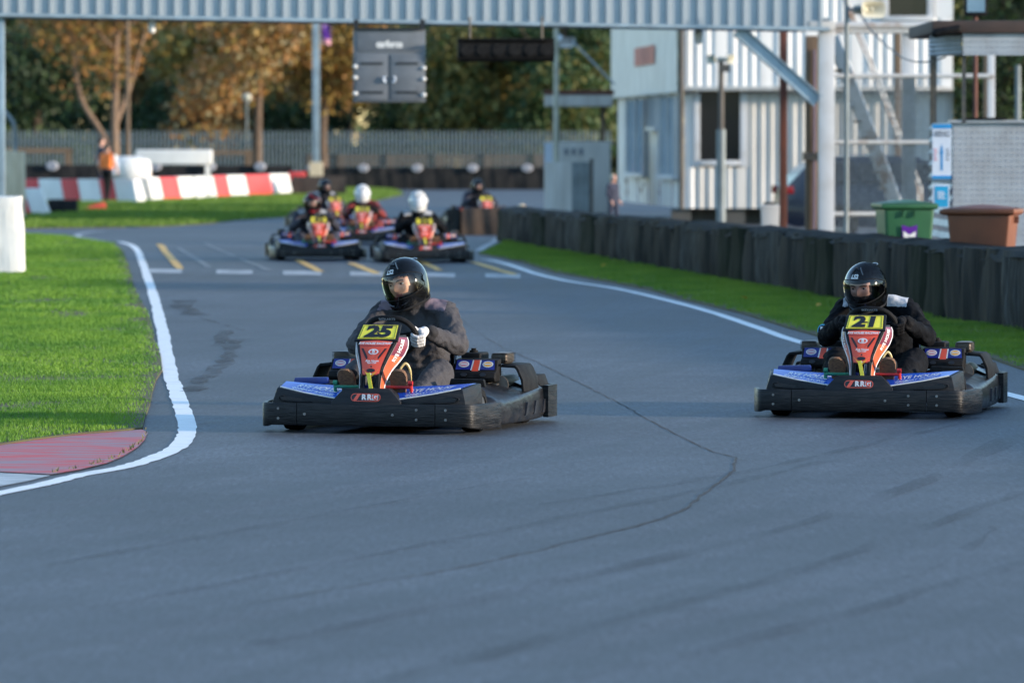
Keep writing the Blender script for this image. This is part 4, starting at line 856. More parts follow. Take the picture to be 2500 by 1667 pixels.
def make_body(lean=0.0, tall=0.0, wrk=1.0, ar=5, al=5):
    b = MB(); Lx = lean; V = Vector
    pelvis = V((0, 0.17, 0.16)); waist = V((Lx * 0.4, 0.22, 0.32 + tall * 0.4)); chest = V((Lx * 0.8, 0.185, 0.485 + tall * 0.8)); neck = V((Lx, 0.135, 0.625 + tall))
    b.capsule(pelvis + V((-0.07, 0, 0)), pelvis + V((0.07, 0, 0)), 0.125, 0.125)
    for x in (-0.075, 0.075):
        b.capsule(pelvis + V((x, 0, 0.03)), waist + V((x * 1.05, 0, 0)), 0.105, 0.112); b.capsule(waist + V((x * 1.05, 0, 0)), chest + V((x * 1.35, 0, 0.0)), 0.112, 0.108)
        b.capsule(chest + V((x * 1.35, -0.01, 0.0)), neck + V((x * 1.9, 0.015, -0.075)), 0.108, 0.062)
    b.capsule(waist, chest, 0.125, 0.13); b.capsule(chest, neck, 0.11, 0.066); b.capsule(neck - V((0, 0, 0.02)), neck + V((0, -0.02, 0.05)), 0.066, 0.060)
    sh = {}
    for s in (-1, 1):
        shd = neck + V((s * 0.185, 0.02, -0.055)); elb = V((s * 0.305 + Lx * 0.4, -0.045, 0.435 + tall * 0.5)); ang = math.radians(ar) if s > 0 else PI - math.radians(al)
        wr = rim_pt(ang) + WN * 0.085 + V((s * 0.028, 0, -0.012)); sh[s] = (shd, elb, wr, ang)
        b.capsule(neck + V((s * 0.05, 0.015, -0.015)), shd, 0.060, 0.076); b.capsule(shd, elb, 0.076, 0.062); b.capsule(elb, elb + (wr - elb) * 0.82, 0.062, 0.044)
        b.capsule(shd + V((0, 0, -0.05)), chest + V((s * 0.10, 0, -0.03)), 0.07, 0.08)
        hip = pelvis + V((s * 0.095, -0.03, -0.005)); knee = V((s * 0.245, -0.235, 0.325)); ank = V((s * 0.175, -0.60, 0.165))
        b.capsule(hip, knee, 0.100, 0.078); b.capsule(knee, ank, 0.078, 0.058); b.capsule(knee + V((0, 0.0, -0.02)), knee + V((-s * 0.01, -0.13, -0.10)), 0.08, 0.07)
    me = remesh(b, 'overalls', 0.0105, 5)
    co = np.empty(len(me.vertices) * 3); me.vertices.foreach_get('co', co); co = co.reshape(-1, 3); no = np.empty(len(me.vertices) * 3); me.vertices.foreach_get('normal', no); no = no.reshape(-1, 3)
    for i, p in enumerate(co):       # cloth folds
        v = Vector(p); q = Vector((v.x * 9, v.y * 9, v.z * 24 + 3 * mnoise.noise(v * 7)))
        d = mnoise.noise(q) * 0.007 + mnoise.noise(q * 2.1) * 0.0035 + (0.5 - abs(mnoise.noise(Vector((v.x * 15 + v.z * 13, v.y * 15, v.z * 9))))) * 0.006
        co[i] += no[i] * d * wrk
    me.vertices.foreach_set('co', co.reshape(-1)); me.update()
    mi = np.zeros(len(me.polygons), np.int32); cs = np.empty(len(me.polygons) * 3); me.polygons.foreach_get('center', cs); cs = cs.reshape(-1, 3)
    for s in (-1, 1):
        shd = np.array(sh[s][0]); rel = cs - shd
        mi[(rel[:, 0] * s > -0.105) & (rel[:, 0] * s < 0.015) & (rel[:, 2] > 0.018) & (rel[:, 1] < 0.05)] = 1
        wr = np.array(sh[s][2]); d = np.linalg.norm(cs - wr, axis=1); mi[d < 0.085] = 2
    mi[np.linalg.norm(cs - np.array(neck + V((0, -0.02, 0.05))), axis=1) < 0.075] = 2
    me.polygons.foreach_set('material_index', mi)
    for m in ('suit_grey', 'suit_patch', 'knit'): me.materials.append(M(m))
    return me, sh, neck
def make_glove(sh, s):
    shd, elb, wr, ang = sh[s]; b = MB(); p = rim_pt(ang); er = (p - WC).normalized(); tau = er.cross(WN).normalized() * (1 if s > 0 else -1)
    if tau.dot(WU) < 0: tau = -tau
    palm = p + er * 0.018 + WN * 0.032
    b.capsule(wr, palm, 0.030, 0.030); b.capsule(palm - tau * 0.024, palm + tau * 0.026, 0.026, 0.026); b.capsule(palm - tau * 0.02 + er * 0.012 - WN * 0.02, palm + tau * 0.03 + er * 0.012 - WN * 0.02, 0.022, 0.022)
    for i, (o, ln) in enumerate(((0.036, 0.95), (0.013, 1.05), (-0.010, 1.0), (-0.032, 0.82))):
        pts = []
        for a, r in ((-35, 0.046), (15, 0.046), (70, 0.032), (120, 0.028), (165, 0.026)):
            a = math.radians(a * ln); pts.append(p + tau * o + er * math.cos(a) * r - WN * math.sin(a) * r)
        rr = 0.0112 if i < 3 else 0.0098
        for a, c in zip(pts[:-1], pts[1:]): b.capsule(a, c, rr, rr * 0.95, 10)
    b.capsule(palm + tau * 0.02 - er * 0.015, p + tau * 0.055 + WN * 0.024 - er * 0.012, 0.014, 0.012, 10); b.capsule(p + tau * 0.055 + WN * 0.024 - er * 0.012, p + tau * 0.072 - er * 0.022 + WN * 0.008, 0.012, 0.010, 10)
    return remesh(b, 'glove', 0.0042, 3)
def make_shoe(s):
    b = MB(); x = s * 0.145; heel = Vector((x, -0.655, 0.165)); ball = Vector((x + s * 0.01, -0.735, 0.315))
    b.capsule(heel + Vector((0, 0.03, 0)), ball + Vector((0, 0.035, 0.0)), 0.042, 0.046); b.capsule(Vector((s * 0.168, -0.60, 0.175)), heel + Vector((0, 0.04, 0.02)), 0.052, 0.045)
    return remesh(b, 'shoe', 0.008, 4)
def make_sole(s):
    b = MB(); x = s * 0.145; d = Vector((0, -0.47, 0.88)).normalized(); n = Vector((0, -0.88, -0.47)).normalized(); o = Vector((x, -0.752, 0.205)); rows = []
    prof = [(-0.055, 0.022), (-0.04, 0.036), (0.0, 0.040), (0.05, 0.042), (0.10, 0.050), (0.135, 0.050), (0.160, 0.040), (0.175, 0.022)]
    ring = [(w, t) for t, w in prof] + [(-w, t) for t, w in reversed(prof)]
    P = lambda w, t, h: o + Vector((w + s * t * 0.08, 0, 0)) + d * t + n * h + Vector((0, 0.0, 0))
    b.loft([[P(w * k, t * (1 if k == 1 else 0.985), h) for w, t in ring] for h, k in ((-0.02, 0.98), (-0.004, 1.0), (0.004, 0.95))]); return b.mesh('sole', 'sole', angle=50)
def new_driver(label, kart, body, gloves, helmet_rot, helmet_loc, face, visor, letters, mats=None, helm_mat=None, glove_mat='glove_black', detail=True):
    p = thing('person', label, 'person', kart.location, kart.rotation_euler.z, 'kart drivers')
    o = link('overalls', body, p)
    if mats:
        for i, m in enumerate(mats): o.material_slots[i].link = 'OBJECT'; o.material_slots[i].material = M(m)
    for g_ in gloves:
        q = link('glove', g_, p); q.material_slots[0].link = 'OBJECT'; q.material_slots[0].material = M(glove_mat)
    for s in (0, 1):
        q = link('shoe', SHOES[s], p); link('sole', SOLES[s], q)
    h = link('helmet', HELM[0], p); h.location = helmet_loc; h.rotation_euler = helmet_rot; h.rotation_mode = 'XYZ'
    if helm_mat: h.material_slots[0].link = 'OBJECT'; h.material_slots[0].material = M(helm_mat)
    v = link('visor', HELM[1], h); v.material_slots[0].link = 'OBJECT'; v.material_slots[0].material = M(visor)
    link('visor_edge', HELM[2], h); link('rim_seal', HELM[4], h)
    for vm_ in HELM[3]:
        w = link('vent', vm_, h)
        if helm_mat: w.material_slots[0].link = 'OBJECT'; w.material_slots[0].material = M(helm_mat)
    if letters: link('lettering', HELM[5](letters), h)
    f = link('head', face[0], p); f.location = Vector(helmet_loc) + helmet_rot.to_matrix() @ Vector((0, -0.026, 0.0)); f.rotation_euler = helmet_rot; f.scale = (1.12, 1.12, 1.0); e = link('eye', face[1], f)
    return p
SHOES = [make_shoe(-1), make_shoe(1)]; SOLES = [make_sole(-1), make_sole(1)]
for s_ in SHOES: s_.materials.append(M('matt_black'))
R = math.radians
B25, sh25, nk25 = make_body(-0.01, 0.085, 1.5, -10, -32)
G25 = [make_glove(sh25, 1), make_glove(sh25, -1)]
for g_ in G25: g_.materials.append(M('glove_white'))
def head_loc(nk, dx=0, dy=0, dz=0): return (nk.x + dx, nk.y - 0.035 + dy, nk.z + 0.19 + dz)
new_driver('person in grey overalls, white gloves and black helmet with clear visor, driving kart 25', K25, B25, G25, Euler((R(13), R(-11), R(-14)), 'XYZ'), head_loc(nk25, -0.03, -0.055, -0.058), FACE_OPEN, 'visor_clear', 'LS2', glove_mat='glove_white')
B21, sh21, nk21 = make_body(-0.05, 0.055, 1.4, -6, -4)
G21 = [make_glove(sh21, 1), make_glove(sh21, -1)]
for g_ in G21: g_.materials.append(M('glove_black'))
p21 = new_driver('person in black overalls with pale shoulder patches and black helmet, driving kart 21', K21, B21, G21, Euler((R(15), R(-2), R(-13)), 'XYZ'), head_loc(nk21, -0.045, -0.12, -0.092), FACE_MASK, 'visor_smoke', 'LS2', ('suit_black', 'suit_white', 'glove_black'))
# round arm badge on the black suit
ab = MB(); ec = sh21[-1][0].lerp(sh21[-1][1], 0.78) + Vector((-0.045, -0.062, 0)); nb_ = Vector((-0.55, -0.83, 0.1)).normalized()
ab.disc(ec, 0.040, nb_, 0.006, 20, 0); ab.disc(ec + nb_ * 0.004, 0.032, nb_, 0.004, 20, 1)
xd_ = Vector((0, 0, 1)).cross(nb_).normalized(); text_on(ab, 'B', plane_fn(ec + nb_ * 0.0095, xd_, nb_.cross(xd_)), 0.055, 2, bold=0.003)
ab.build('arm_badge', ['sign_cyan', 'suit_black', 'decal_white'], p21, angle=40)
hl = head_loc(nk21, 0, -0.06, -0.06)
def far(label, kart, suit, patch, helm, vis='visor_smoke', dz=0.0, yaw=0):
    return new_driver(label, kart, B21, G21, Euler((R(8), 0, R(yaw)), 'XYZ'), (hl[0] - 0.0, hl[1] - 0.03, hl[2] + dz), FACE_MASK, vis, None, (suit, patch, 'glove_black'), helm)
pm('helmet_mix', (0.02, 0.02, 0.03), (0.30, 0.03, 0.04), 14, 0.2, coat=0.5, lo=0.5, hi=0.56)
far('person in dark overalls and dark red-patterned helmet, driving the left kart on the start line', KA, 'suit_navy', 'suit_white', 'helmet_mix', yaw=-12)
far('person in black overalls and white helmet, driving the right kart on the start line', KB, 'suit_black', 'suit_white', 'helmet_white', 'visor_pale', dz=0.04)
far('person in red and black overalls and white helmet, driving the kart behind the front pair', KC, 'suit_red', 'suit_red', 'helmet_white', 'visor_pale', dz=0.02)
far('person in dark overalls and black helmet, driving the rearmost kart by the far grass', KD, 'suit_navy', 'suit_white', 'gloss_black', yaw=8)
far('person in dark overalls and black helmet, driving the kart behind the tyre stack', KE, 'suit_navy', 'suit_navy', 'gloss_black', yaw=-10)
# people standing about
def stander(label, loc, rz, h, top, legs, skin_arms, stride=0.12, vest=None, cap=None):
    k = h / 1.75; p = thing('person', label, 'person', (*loc, 0), rz); V = Vector; b = MB()
    P = {'pel': V((0, 0, 0.95)), 'ch': V((0, -0.01, 1.30)), 'nk': V((0, 0, 1.50)), 'hd': V((0, -0.02, 1.64))}
    for s in (-1, 1):
        hip = V((s * 0.09, 0, 0.93)); kn = V((s * 0.10, -s * stride * 0.7 - 0.03, 0.50)); an = V((s * 0.10, -s * stride * 1.4 + 0.06, 0.09))
        b.capsule(hip, kn, 0.085, 0.06, 10); b.capsule(kn, an, 0.06, 0.042, 10); b.capsule(an + V((0, 0.03, -0.05)), an + V((0, -0.17, -0.06)), 0.042, 0.034, 10)
        sh_ = V((s * 0.18, 0, 1.42)); el = V((s * 0.25, s * 0.05 + 0.03, 1.15)); wr = V((s * 0.23, s * 0.08 - 0.12, 0.95))
        b.capsule(sh_, el, 0.055, 0.045, 10); b.capsule(el, wr, 0.043, 0.033, 10); b.capsule(wr, wr + V((0, -0.05, -0.09)), 0.036, 0.024, 10); b.capsule(P['nk'] + V((s * 0.05, 0, -0.04)), sh_, 0.06, 0.06, 10)
        b.capsule(V((s * 0.07, 0, 0.97)), V((s * 0.09, 0, 1.34)), 0.11, 0.115, 10)
    b.capsule(P['pel'], P['ch'], 0.12, 0.13, 10); b.capsule(P['nk'] - V((0, 0, 0.05)), P['hd'] - V((0, 0, 0.05)), 0.055, 0.05, 10); b.ell(P['hd'], 0.075, 0.095, 0.115, 12, 8); b.ell(P['hd'] + V((0, -0.095, -0.01)), 0.014, 0.02, 0.022, 8, 6)
    me = remesh(b, 'body', 0.018, 2); cs = np.empty(len(me.polygons) * 3); me.polygons.foreach_get('center', cs); cs = cs.reshape(-1, 3); mi = np.zeros(len(cs), np.int32)
    mi[cs[:, 2] < 0.96] = 1; mi[cs[:, 2] < 0.075] = 3; mi[cs[:, 2] > 1.50] = 2; arm = (np.abs(cs[:, 0]) > 0.19) & (cs[:, 2] < (1.3 if skin_arms else 0.99)) & (cs[:, 2] > 0.7) & (np.abs(cs[:, 0]) > 0.17); mi[arm] = 2
    if vest: mi[(cs[:, 2] > 1.04) & (cs[:, 2] < 1.5) & (np.abs(cs[:, 0]) < 0.2)] = 4
    me.polygons.foreach_set('material_index', mi)
    for m in (top, legs, 'skin', 'matt_black', vest or top): me.materials.append(M(m))
    o = link('body', me, p); o.scale = (k, k, k)
    hr = MB(); hr.ell((0, 0.012, 1.675), 0.082, 0.098, 0.095, 12, 8); q = hr.build('cap' if cap else 'hair', cap or 'hair', p); q.scale = (k, k, k)
    return p
stander('person in an orange high-visibility vest and dark trousers, walking by the red and white barrier', (AX(262, 156), 156), R(160), 1.62, 'suit_navy', 'matt_black', True, 0.14, 'hivis')
stander('person in a dark navy top standing behind the person in orange vest', (AX(247, 172), 172.0), R(110), 1.80, 'suit_navy', 'jeans', True, 0.05)
stander('person in a cream cap and dark jacket standing between the booth and the white building', (AX(1497, 104), 104.0), R(40), 1.15 * 0.85 + 0.1, 'jeans', 'jeans', False, 0.04, None, 'cream')
# ------------------------------------------------------------------ tyre wall along the right edge
def belt_mesh(seed, w, h, th=0.05, bulge=0.0):
    nx, nz = 14, 8; rows = []; r = random.Random(seed)
    f1, f2, ph = r.uniform(7, 12), r.uniform(16, 26), r.uniform(0, 6)
    for i in range(nz + 1):
        z = h * i / nz; row = []
        for j in range(nx + 1):
            x = w * (j / nx - 0.5); k = 1 - 0.35 * i / nz
            y = -th - bulge * abs(math.cos(PI * x / w)) ** 0.6 * (0.75 + 0.25 * k) - 0.016 * k * math.sin(x * f1 + ph) - 0.010 * math.sin(x * f2 + z * 3 + ph) - 0.035 * mnoise.noise(Vector((x * 2.2 + seed, z * 2.4, seed * 1.7))) + 0.05 * (z / h - 0.5) ** 2
            row.append((x, y, z + (0.02 * mnoise.noise(Vector((x * 2.5, seed, 0))) if i == nz else 0)))
        rows.append(row)
    back = [[(x, 0.0, z) for x, y, z in rows[-1]]]
    mb = MB(); mb.sheet(rows + back); return mb
BELTS = [belt_mesh(k, 1.12, 0.66, 0.03, 0.085).mesh('belt_panel', ('belting', 'belting_moss', 'belting', 'belting_pale')[k % 4], angle=60) for k in range(9)]
tw = thing('tyre_wall', 'long black rubber-belted tyre wall running along the right-hand grass strip', 'barrier', (BAR(70), 70, 0))
wang = math.atan2(1, -0.0993)
y = 24.0; k = 0
dirw = Vector((-0.0993, 1, 0)).normalized()
while y < 96.5:
    o = link('belt_panel', BELTS[(k * 5 + k // 9) % 9], tw); o.location = (BAR(y) - tw.location.x + random.uniform(-0.008, 0.008), y - 70, random.uniform(-0.05, 0.02))
    o.rotation_euler = (random.uniform(-0.03, 0.02), random.uniform(-0.015, 0.015), wang + PI + 0.012); o.scale = (random.uniform(0.98, 1.06), random.uniform(0.8, 1.2), random.uniform(0.97, 1.03) * interp([50, 95], [1.05, 0.82], y))
    y += 0.96; k += 1
for y0 in range(24, 96, 4):
    mb = MB(); pts = [Vector((BAR(y) - tw.location.x + 0.14 + 0.02 * math.sin(y * 2.1), y - 70, 0.655 * interp([50, 95], [1.05, 0.82], y) + 0.03 * mnoise.noise(Vector((y * 0.7, 0, 0))))) for y in np.arange(y0, y0 + 4.3, 0.25)]
    rows = []
    for p in pts: rows.append([p + Vector((-0.22 - 0.05 * mnoise.noise(p * 2), 0, -0.04 - 0.10 * abs(mnoise.noise(p * 1.3)))), p + Vector((-0.17 - 0.03 * mnoise.noise(p * 1.7), 0, 0.012 + 0.05 * mnoise.noise(p * 1.1))), p + Vector((0.1, 0, 0.03 + 0.06 * mnoise.noise(p * 0.9))), p + Vector((0.5, 0, 0.0))])
    mb.sheet(rows); mb.build('top_belt', 'belting', tw, angle=60)
for i, y0 in enumerate(range(24, 96, 8)):
    mb = MB(); mb.loft([[(BAR(y) + a - tw.location.x, y - 70, z) for a, z in ((0.03, 0.0), (0.62, 0.0), (0.62, 0.60 * interp([50, 95], [1.05, 0.82], y)), (0.03, 0.60 * interp([50, 95], [1.05, 0.82], y)))] for y in (y0, y0 + 7.98)]); mb.build('tyre_core', 'rubber', tw, angle=0)

def tyre_mesh(r=0.29, w=0.19, n=22):
    ty = MB(); prof = [(-0.5, 0.55), (-0.5, 0.88), (-0.38, 0.99), (0, 1.0), (0.38, 0.99), (0.5, 0.88), (0.5, 0.55), (0.3, 0.52), (-0.3, 0.52)]
    ty.loft([[(math.cos(2 * PI * j / n) * r * b, math.sin(2 * PI * j / n) * r * b, a * w + w / 2) for a, b in prof] for j in range(n)], caps=False, loop=True); return ty
# brown-fronted stack in front of the far kart
st = thing('tyre_stack', 'short dark tyre stack with a brown front board, half hiding the far kart', 'tyre stack', (*G(1165, 574), 0), R(-4))
st.scale = (1.1, 1.1, 1.14)
tm = tyre_mesh().mesh('tyre', 'rubber', angle=45)
for ix in (-1, 1):
    for k in range(2):
        o = link('tyre', tm, st); o.location = (ix * 0.21, 0.32, 0.0 + k * 0.195)
fb = belt_mesh(21, 0.66, 0.43).build('front_board', pm('board_brown', (0.085, 0.055, 0.038), (0.05, 0.036, 0.03), 4, 0.85), st); fb.location = (0.08, 0, 0)
fb = belt_mesh(22, 0.42, 0.42).build('side_belt', 'belting', st); fb.location = (-0.36, 0.14, 0); fb.rotation_euler = (0, 0, R(-55))
sk = MB(); sk.capsule((0, 0, 0.16), (0.02, 0, 0.40), 0.13, 0.10); sk.capsule((-0.06, 0, 0.1), (0.08, 0.02, 0.14), 0.12, 0.12)
o = link('sack', remesh(sk, 'sack', 0.025, 3)); o.data.materials.append(M('cream')); o.location = (AX(1270, 101), 101, 0.08); tag(o, 'cream sack slumped at the far end of the tyre wall', 'sack')

# ------------------------------------------------------------------ footbridge with its steel
gl, gr_ = Vector((AX(-60, 78.7), 78.7, 0)), Vector((AX(2027, 80), 80, 0)); gd_ = (gr_ - gl); gang = math.atan2(gd_.y, gd_.x); GL = gd_.length
zl, zr = 3.405, 3.228
gan = thing('footbridge', 'ribbed blue-grey metal footbridge spanning the track across the top of the picture', 'footbridge', gl, gang)
pitch = 0.2155; PH = 1.15
pp = MB(); prof = [(0, 0), (0.150, 0), (0.163, -0.040), (0.2015, -0.040), (0.2145, 0)]
pp.loft([[(x, y, z) for x, y in prof] + [(x, y + 0.004, z) for x, y in reversed(prof)] for z in (0, PH)]); PPM = pp.mesh('cladding_panel', 'gantry_metal', angle=20)
npan = int(GL / pitch)
for i in range(npan):
    x = i * pitch; o = link('cladding_panel', PPM, gan); o.location = (x, 0, zl + (zr - zl) * x / GL + 0.02)
tilt = math.atan2(zr - zl, GL)
def along(x, dz=0.0): return zl + (zr - zl) * x / GL + dz
tr = MB(); tr.add([(0, -0.048, along(0)), (GL, -0.048, along(GL)), (GL, 0.06, along(GL)), (0, 0.06, along(0)), (0, -0.048, along(0, 0.045)), (GL, -0.048, along(GL, 0.045)), (GL, -0.044, along(GL, 0.047)), (0, -0.044, along(0, 0.047)), (0, 0.06, along(0, 0.012)), (GL, 0.06, along(GL, 0.012))],
              [(0, 1, 2, 3), (0, 4, 5, 1), (4, 7, 6, 5), (3, 2, 9, 8)]); tr.build('bottom_angle', 'gantry_steel', gan, angle=0)
bk = MB(); prof2 = []
for i in range(npan): prof2 += [(i * pitch + x, y) for x, y in prof[:4]]
bk.sheet([[(x, 1.35 - y, along(x) + z) for x, y in prof2] for z in (0, PH)]); bk.build('rear_cladding', 'gantry_metal', gan, angle=20)
dk = MB(); dk.bar((0, 0.67, along(0) + 0.13), (GL, 0.67, along(GL) + 0.13), 1.2, 0.05); dk.build('deck', 'dark_steel', gan, angle=0)
for yb in (0.12, 1.2):
    bm_ = MB(); bm_.bar((0, yb, along(0) + 0.10), (GL, yb, along(GL) + 0.10), 0.10, 0.16); bm_.build('beam', 'gantry_steel', gan)
tp = MB(); tp.tube([(0, 0, along(0) + PH + 0.05), (GL, 0, along(GL) + PH + 0.05)], 0.03, 8); tp.build('handrail', 'gantry_steel', gan)
# posts
xw = AX(2017, 80.0)
def gpost(name, px, w, Y, z1, mat, dep=None, z0=0.0):
    mb = MB(); d = dep or w; x = AX(px, Y) - gl.x; y = Y - gl.y; rot = Matrix.Rotation(-gang, 3, 'Z'); mb.box(-w / 2, w / 2, -d / 2, d / 2, z0, z1); o = mb.build(name, mat, gan, bevel=0.008)
    o.location = rot @ Vector((x, y, 0)); o.rotation_euler = (0, 0, -gang); return o
gpost('white_post', 2017, 0.215, 80.15, 3.22, 'white_steel'); gpost('white_post', 2017, 0.215, 81.4, 3.22, 'white_steel')
gpost('left_post', 3, 0.11, 78.9, 3.40, 'gantry_steel'); gpost('left_post', -8, 0.11, 79.9, 3.40, 'gantry_steel')
cap = gpost('post_cap', 2005, 0.36, 80.1, 3.36, 'rusty_white', 0.3, 3.225)
# diagonal brace: an I-section
bp0, bp1 = Vector((AX(1800, 80.0), 80.0, AZ(74, 80.0))), Vector((AX(1996, 80.1), 80.1, AZ(248, 80.1)))
rot = Matrix.Rotation(-gang, 3, 'Z'); q0, q1 = rot @ (bp0 - gl), rot @ (bp1 - gl)
br = MB(); dd = (q1 - q0).normalized(); nn = Vector((0, -1, 0)).cross(dd).normalized()
br.bar(q0, q1, 0.012, 0.17, up=nn); br.bar(q0 + nn * 0.085, q1 + nn * 0.085, 0.13, 0.014, up=nn); br.bar(q0 - nn * 0.085, q1 - nn * 0.085, 0.13, 0.014, up=nn); br.build('diagonal_brace', 'gantry_steel', gan, angle=0)
hp = thing('grey_hoop', 'bent grey steel hoop at the left edge above the cream panel', 'hoop', (AX(8, 128), 128, 0)); lb = MB(); lb.tube(smooth_path([(-0.05, 0, 2.45), (0.10, 0, 2.28), (0.24, 0, 2.05), (0.27, 0, 1.5), (0.27, 0, 0.0)], 4), 0.05, 8); lb.build('bar', 'fence_grey', hp); lb = MB(); lb.box(0.17, 0.37, -0.1, 0.1, 0, 0.04); lb.build('foot', 'fence_grey', hp)

# things hung below the bridge
Yh = 78.9; s_ = FPX / Yh
bx = thing('signal_cabinet', 'dark grey two-door signal cabinet with pale hinges hanging under the footbridge', 'cabinet', (AX(951, Yh), Yh, AZ(250, Yh)), R(2))
w, h = 1.0, 1.02; mb = MB(); mb.box(-w / 2, w / 2, 0, 0.25, 0, h * 0.985); mb.build('case', 'box_grey', bx, bevel=0.008)
mb = MB(); mb.box(-w / 2 + 0.05, w / 2 - 0.05, -0.012, -0.001, 0.70, 0.97); mb.build('top_panel', 'box_grey', bx, bevel=0.004)
for sx in (-1, 1):
    mb = MB(); mb.box(min(sx * 0.02, sx * 0.47), max(sx * 0.02, sx * 0.47), -0.022, -0.003, 0.03, 0.66); dr = mb.build('door', 'box_grey', bx, bevel=0.006)
    for z in (0.12, 0.52):
        mb = MB(); mb.box(min(sx * 0.09, sx * 0.40), max(sx * 0.09, sx * 0.40), -0.034, -0.023, z, z + 0.03); mb.build('rail', 'decal_black', dr, angle=0)
    mb = MB(); mb.tube([(sx * 0.06, -0.05, 0.27), (sx * 0.085, -0.055, 0.31), (sx * 0.06, -0.05, 0.36)], 0.012, 6); mb.tube([(sx * 0.04, -0.04, 0.27), (sx * 0.09, -0.04, 0.35)], 0.008, 6); mb.build('handle', 'sign_white', dr)
    for z in (0.10, 0.32, 0.47):
        mb = MB(); mb.ell((sx * 0.475, -0.03, z + (0.02 if sx < 0 else 0)), 0.036, 0.022, 0.028, 12, 8); mb.build('hinge', 'decal_white', bx)
tx = MB(); text_on(tx, 'carforce', lambda u, v: (u, -0.016, 0.80 + v), 0.13, bold=0.008, sx=0.82); tx.build('lettering', 'decal_white', bx, angle=0, weld=False)
for sx in (-0.46, 0.46):
    mb = MB(); mb.box(sx - 0.035, sx + 0.035, -0.03, 0.26, 0.985 * h, AZ(66, Yh) - bx.location.z + 0.10); mb.build('hanger', 'decal_black', bx, angle=0)
mb = MB(); mb.box(-0.5, 0.5, -0.06, 0.28, 1.006, 1.03); mb.build('hood', 'decal_black', bx, angle=0)
lbx = thing('light_bar', 'long black light bar hanging under the middle of the footbridge', 'light bar', (AX(1235, Yh), Yh, AZ(152, Yh)), R(4))
mb = MB(); rows = [[(x, -0.11 * math.cos(a) , 0.165 + 0.165 * math.sin(a) + 0.02 * (x / 0.67) ** 2 * 0) for a in np.linspace(-PI / 2, 1.5 * PI, 18)[:-1]] for x in (-0.67, 0.67)]
mb.loft(rows); mb.build('housing', 'matt_black', lbx, angle=40)
for x in np.linspace(-0.55, 0.55, 6):
    mb = MB(); mb.disc((x, -0.112, 0.17), 0.085, (0, -1, 0), 0.008, 14); mb.build('lens', 'matt_black', lbx, angle=40)
mb = MB(); mb.box(-0.665, 0.665, -0.16, -0.05, 0.30, 0.325); mb.build('hood', 'matt_black', lbx, angle=0)
for x in (-0.5, 0.5):
    mb = MB(); mb.tube([(x, 0, 0.32), (x, 0, 0.62)], 0.015, 6); mb.build('hanger', 'dark_steel', lbx)
# small white floodlights / flags under the bridge
for px, py, lab in ((372, 62, 'small white lamp hanging under the left half of the footbridge'), (1705, 88, 'small white lamp hanging under the footbridge in front of the white building')):
    Yq = 79.2 if px < 1000 else 80.3
    lp = thing('hanging_lamp', lab, 'lamp', (AX(px, Yq), Yq, AZ(py, Yq)), 0); mb = MB(); mb.loft([[(math.cos(a) * r, math.sin(a) * r, z) for a in np.linspace(0, 2 * PI, 13)[:-1]] for r, z in ((0.03, 0.10), (0.06, 0.04), (0.05, -0.09), (0.02, -0.12))]); mb.build('shade', 'decal_white', lp)
    mb = MB(); mb.tube([(0, 0, 0.1), (0, 0, 0.36)], 0.012, 6); mb.build('bracket', 'dark_steel', lp)

# ------------------------------------------------------------------ posts and frames behind the tyre wall
def pole(name, label, cat, px, Y, r, z1, mat, square=False, rz=0.0, extra=None):
    p = thing(name, label, cat, (AX(px, Y), Y, 0), rz); mb = MB()
    if square: mb.box(-r, r, -r, r, 0, z1); mb.build('shaft', mat, p, bevel=0.01)
    else: mb.tube([(0, 0, 0), (0, 0, z1)], [r, r * 0.92], 10); mb.build('shaft', mat, p, angle=40)
    fo = MB(); fo.box(-r * 1.8, r * 1.8, -r * 1.8, r * 1.8, 0, 0.05); fo.build('base_plate', mat, p)
    return p
pole('steel_post', 'rust-red steel post left of the white footbridge post', 'post', 1912, 84, 0.055, 4.3, 'rust_red', True)
tp_ = pole('timber_post', 'brown timber post standing behind the white footbridge post', 'post', 1981, 82.5, 0.09, 3.2, 'timber', True)
mb = MB(); mb.tube([(0.03, -0.12, 0.0), (0.03, -0.12, 3.0)], 0.018, 6); mb.build('conduit', pm('conduit', (0.12, 0.09, 0.16), None), tp_)
mb = MB(); mb.box(-0.13, 0.13, -0.14, 0.1, AZ(392, 82.5), AZ(372, 82.5)); mb.build('clamp', 'dark_steel', tp_)
pole('timber_post', 'slim brown timber post seen through the mesh fence by the stairs', 'post', 2190, 98, 0.06, 3.6, 'timber', True)
# fence frame with mesh
Yf = 80.6; ff = thing('mesh_fence', 'white rusty pipe frame with wire mesh beside the stairs', 'fence', (AX(2036, Yf), Yf, 0)); fx1 = AX(2425, Yf) - ff.location.x
def fr(name, p, q, w, mat='rusty_white'):
    mb = MB(); mb.tube([p, q], w, 8); return mb.build(name, mat, ff)
for py, x1, r in ((64, fx1 * 0.75, 0.055), (78, fx1 * 0.75, 0.03), (186, fx1, 0.032), (348, AX(2275, Yf) - ff.location.x, 0.030), (523, AX(2270, Yf) - ff.location.x, 0.035)):
    fr('rail', (0, 0, AZ(py, Yf)), (x1, 0, AZ(py, Yf)), r)
for px, w in ((2219, 0.095), (2420, 0.05)):
    mb = MB(); x = AX(px, Yf) - ff.location.x; mb.box(x - w, x + w, 0.05, 0.05 + w * 1.4, 0, AZ(70, Yf)); mb.build('post', 'white_steel', ff, bevel=0.006)
mb = MB(); xm = AX(2275, Yf) - ff.location.x; zt = AZ(186, Yf)
for x in np.arange(0.03, xm, 0.052): mb.tube([(x, 0.01, 0), (x, 0.01, zt)], 0.008, 4)
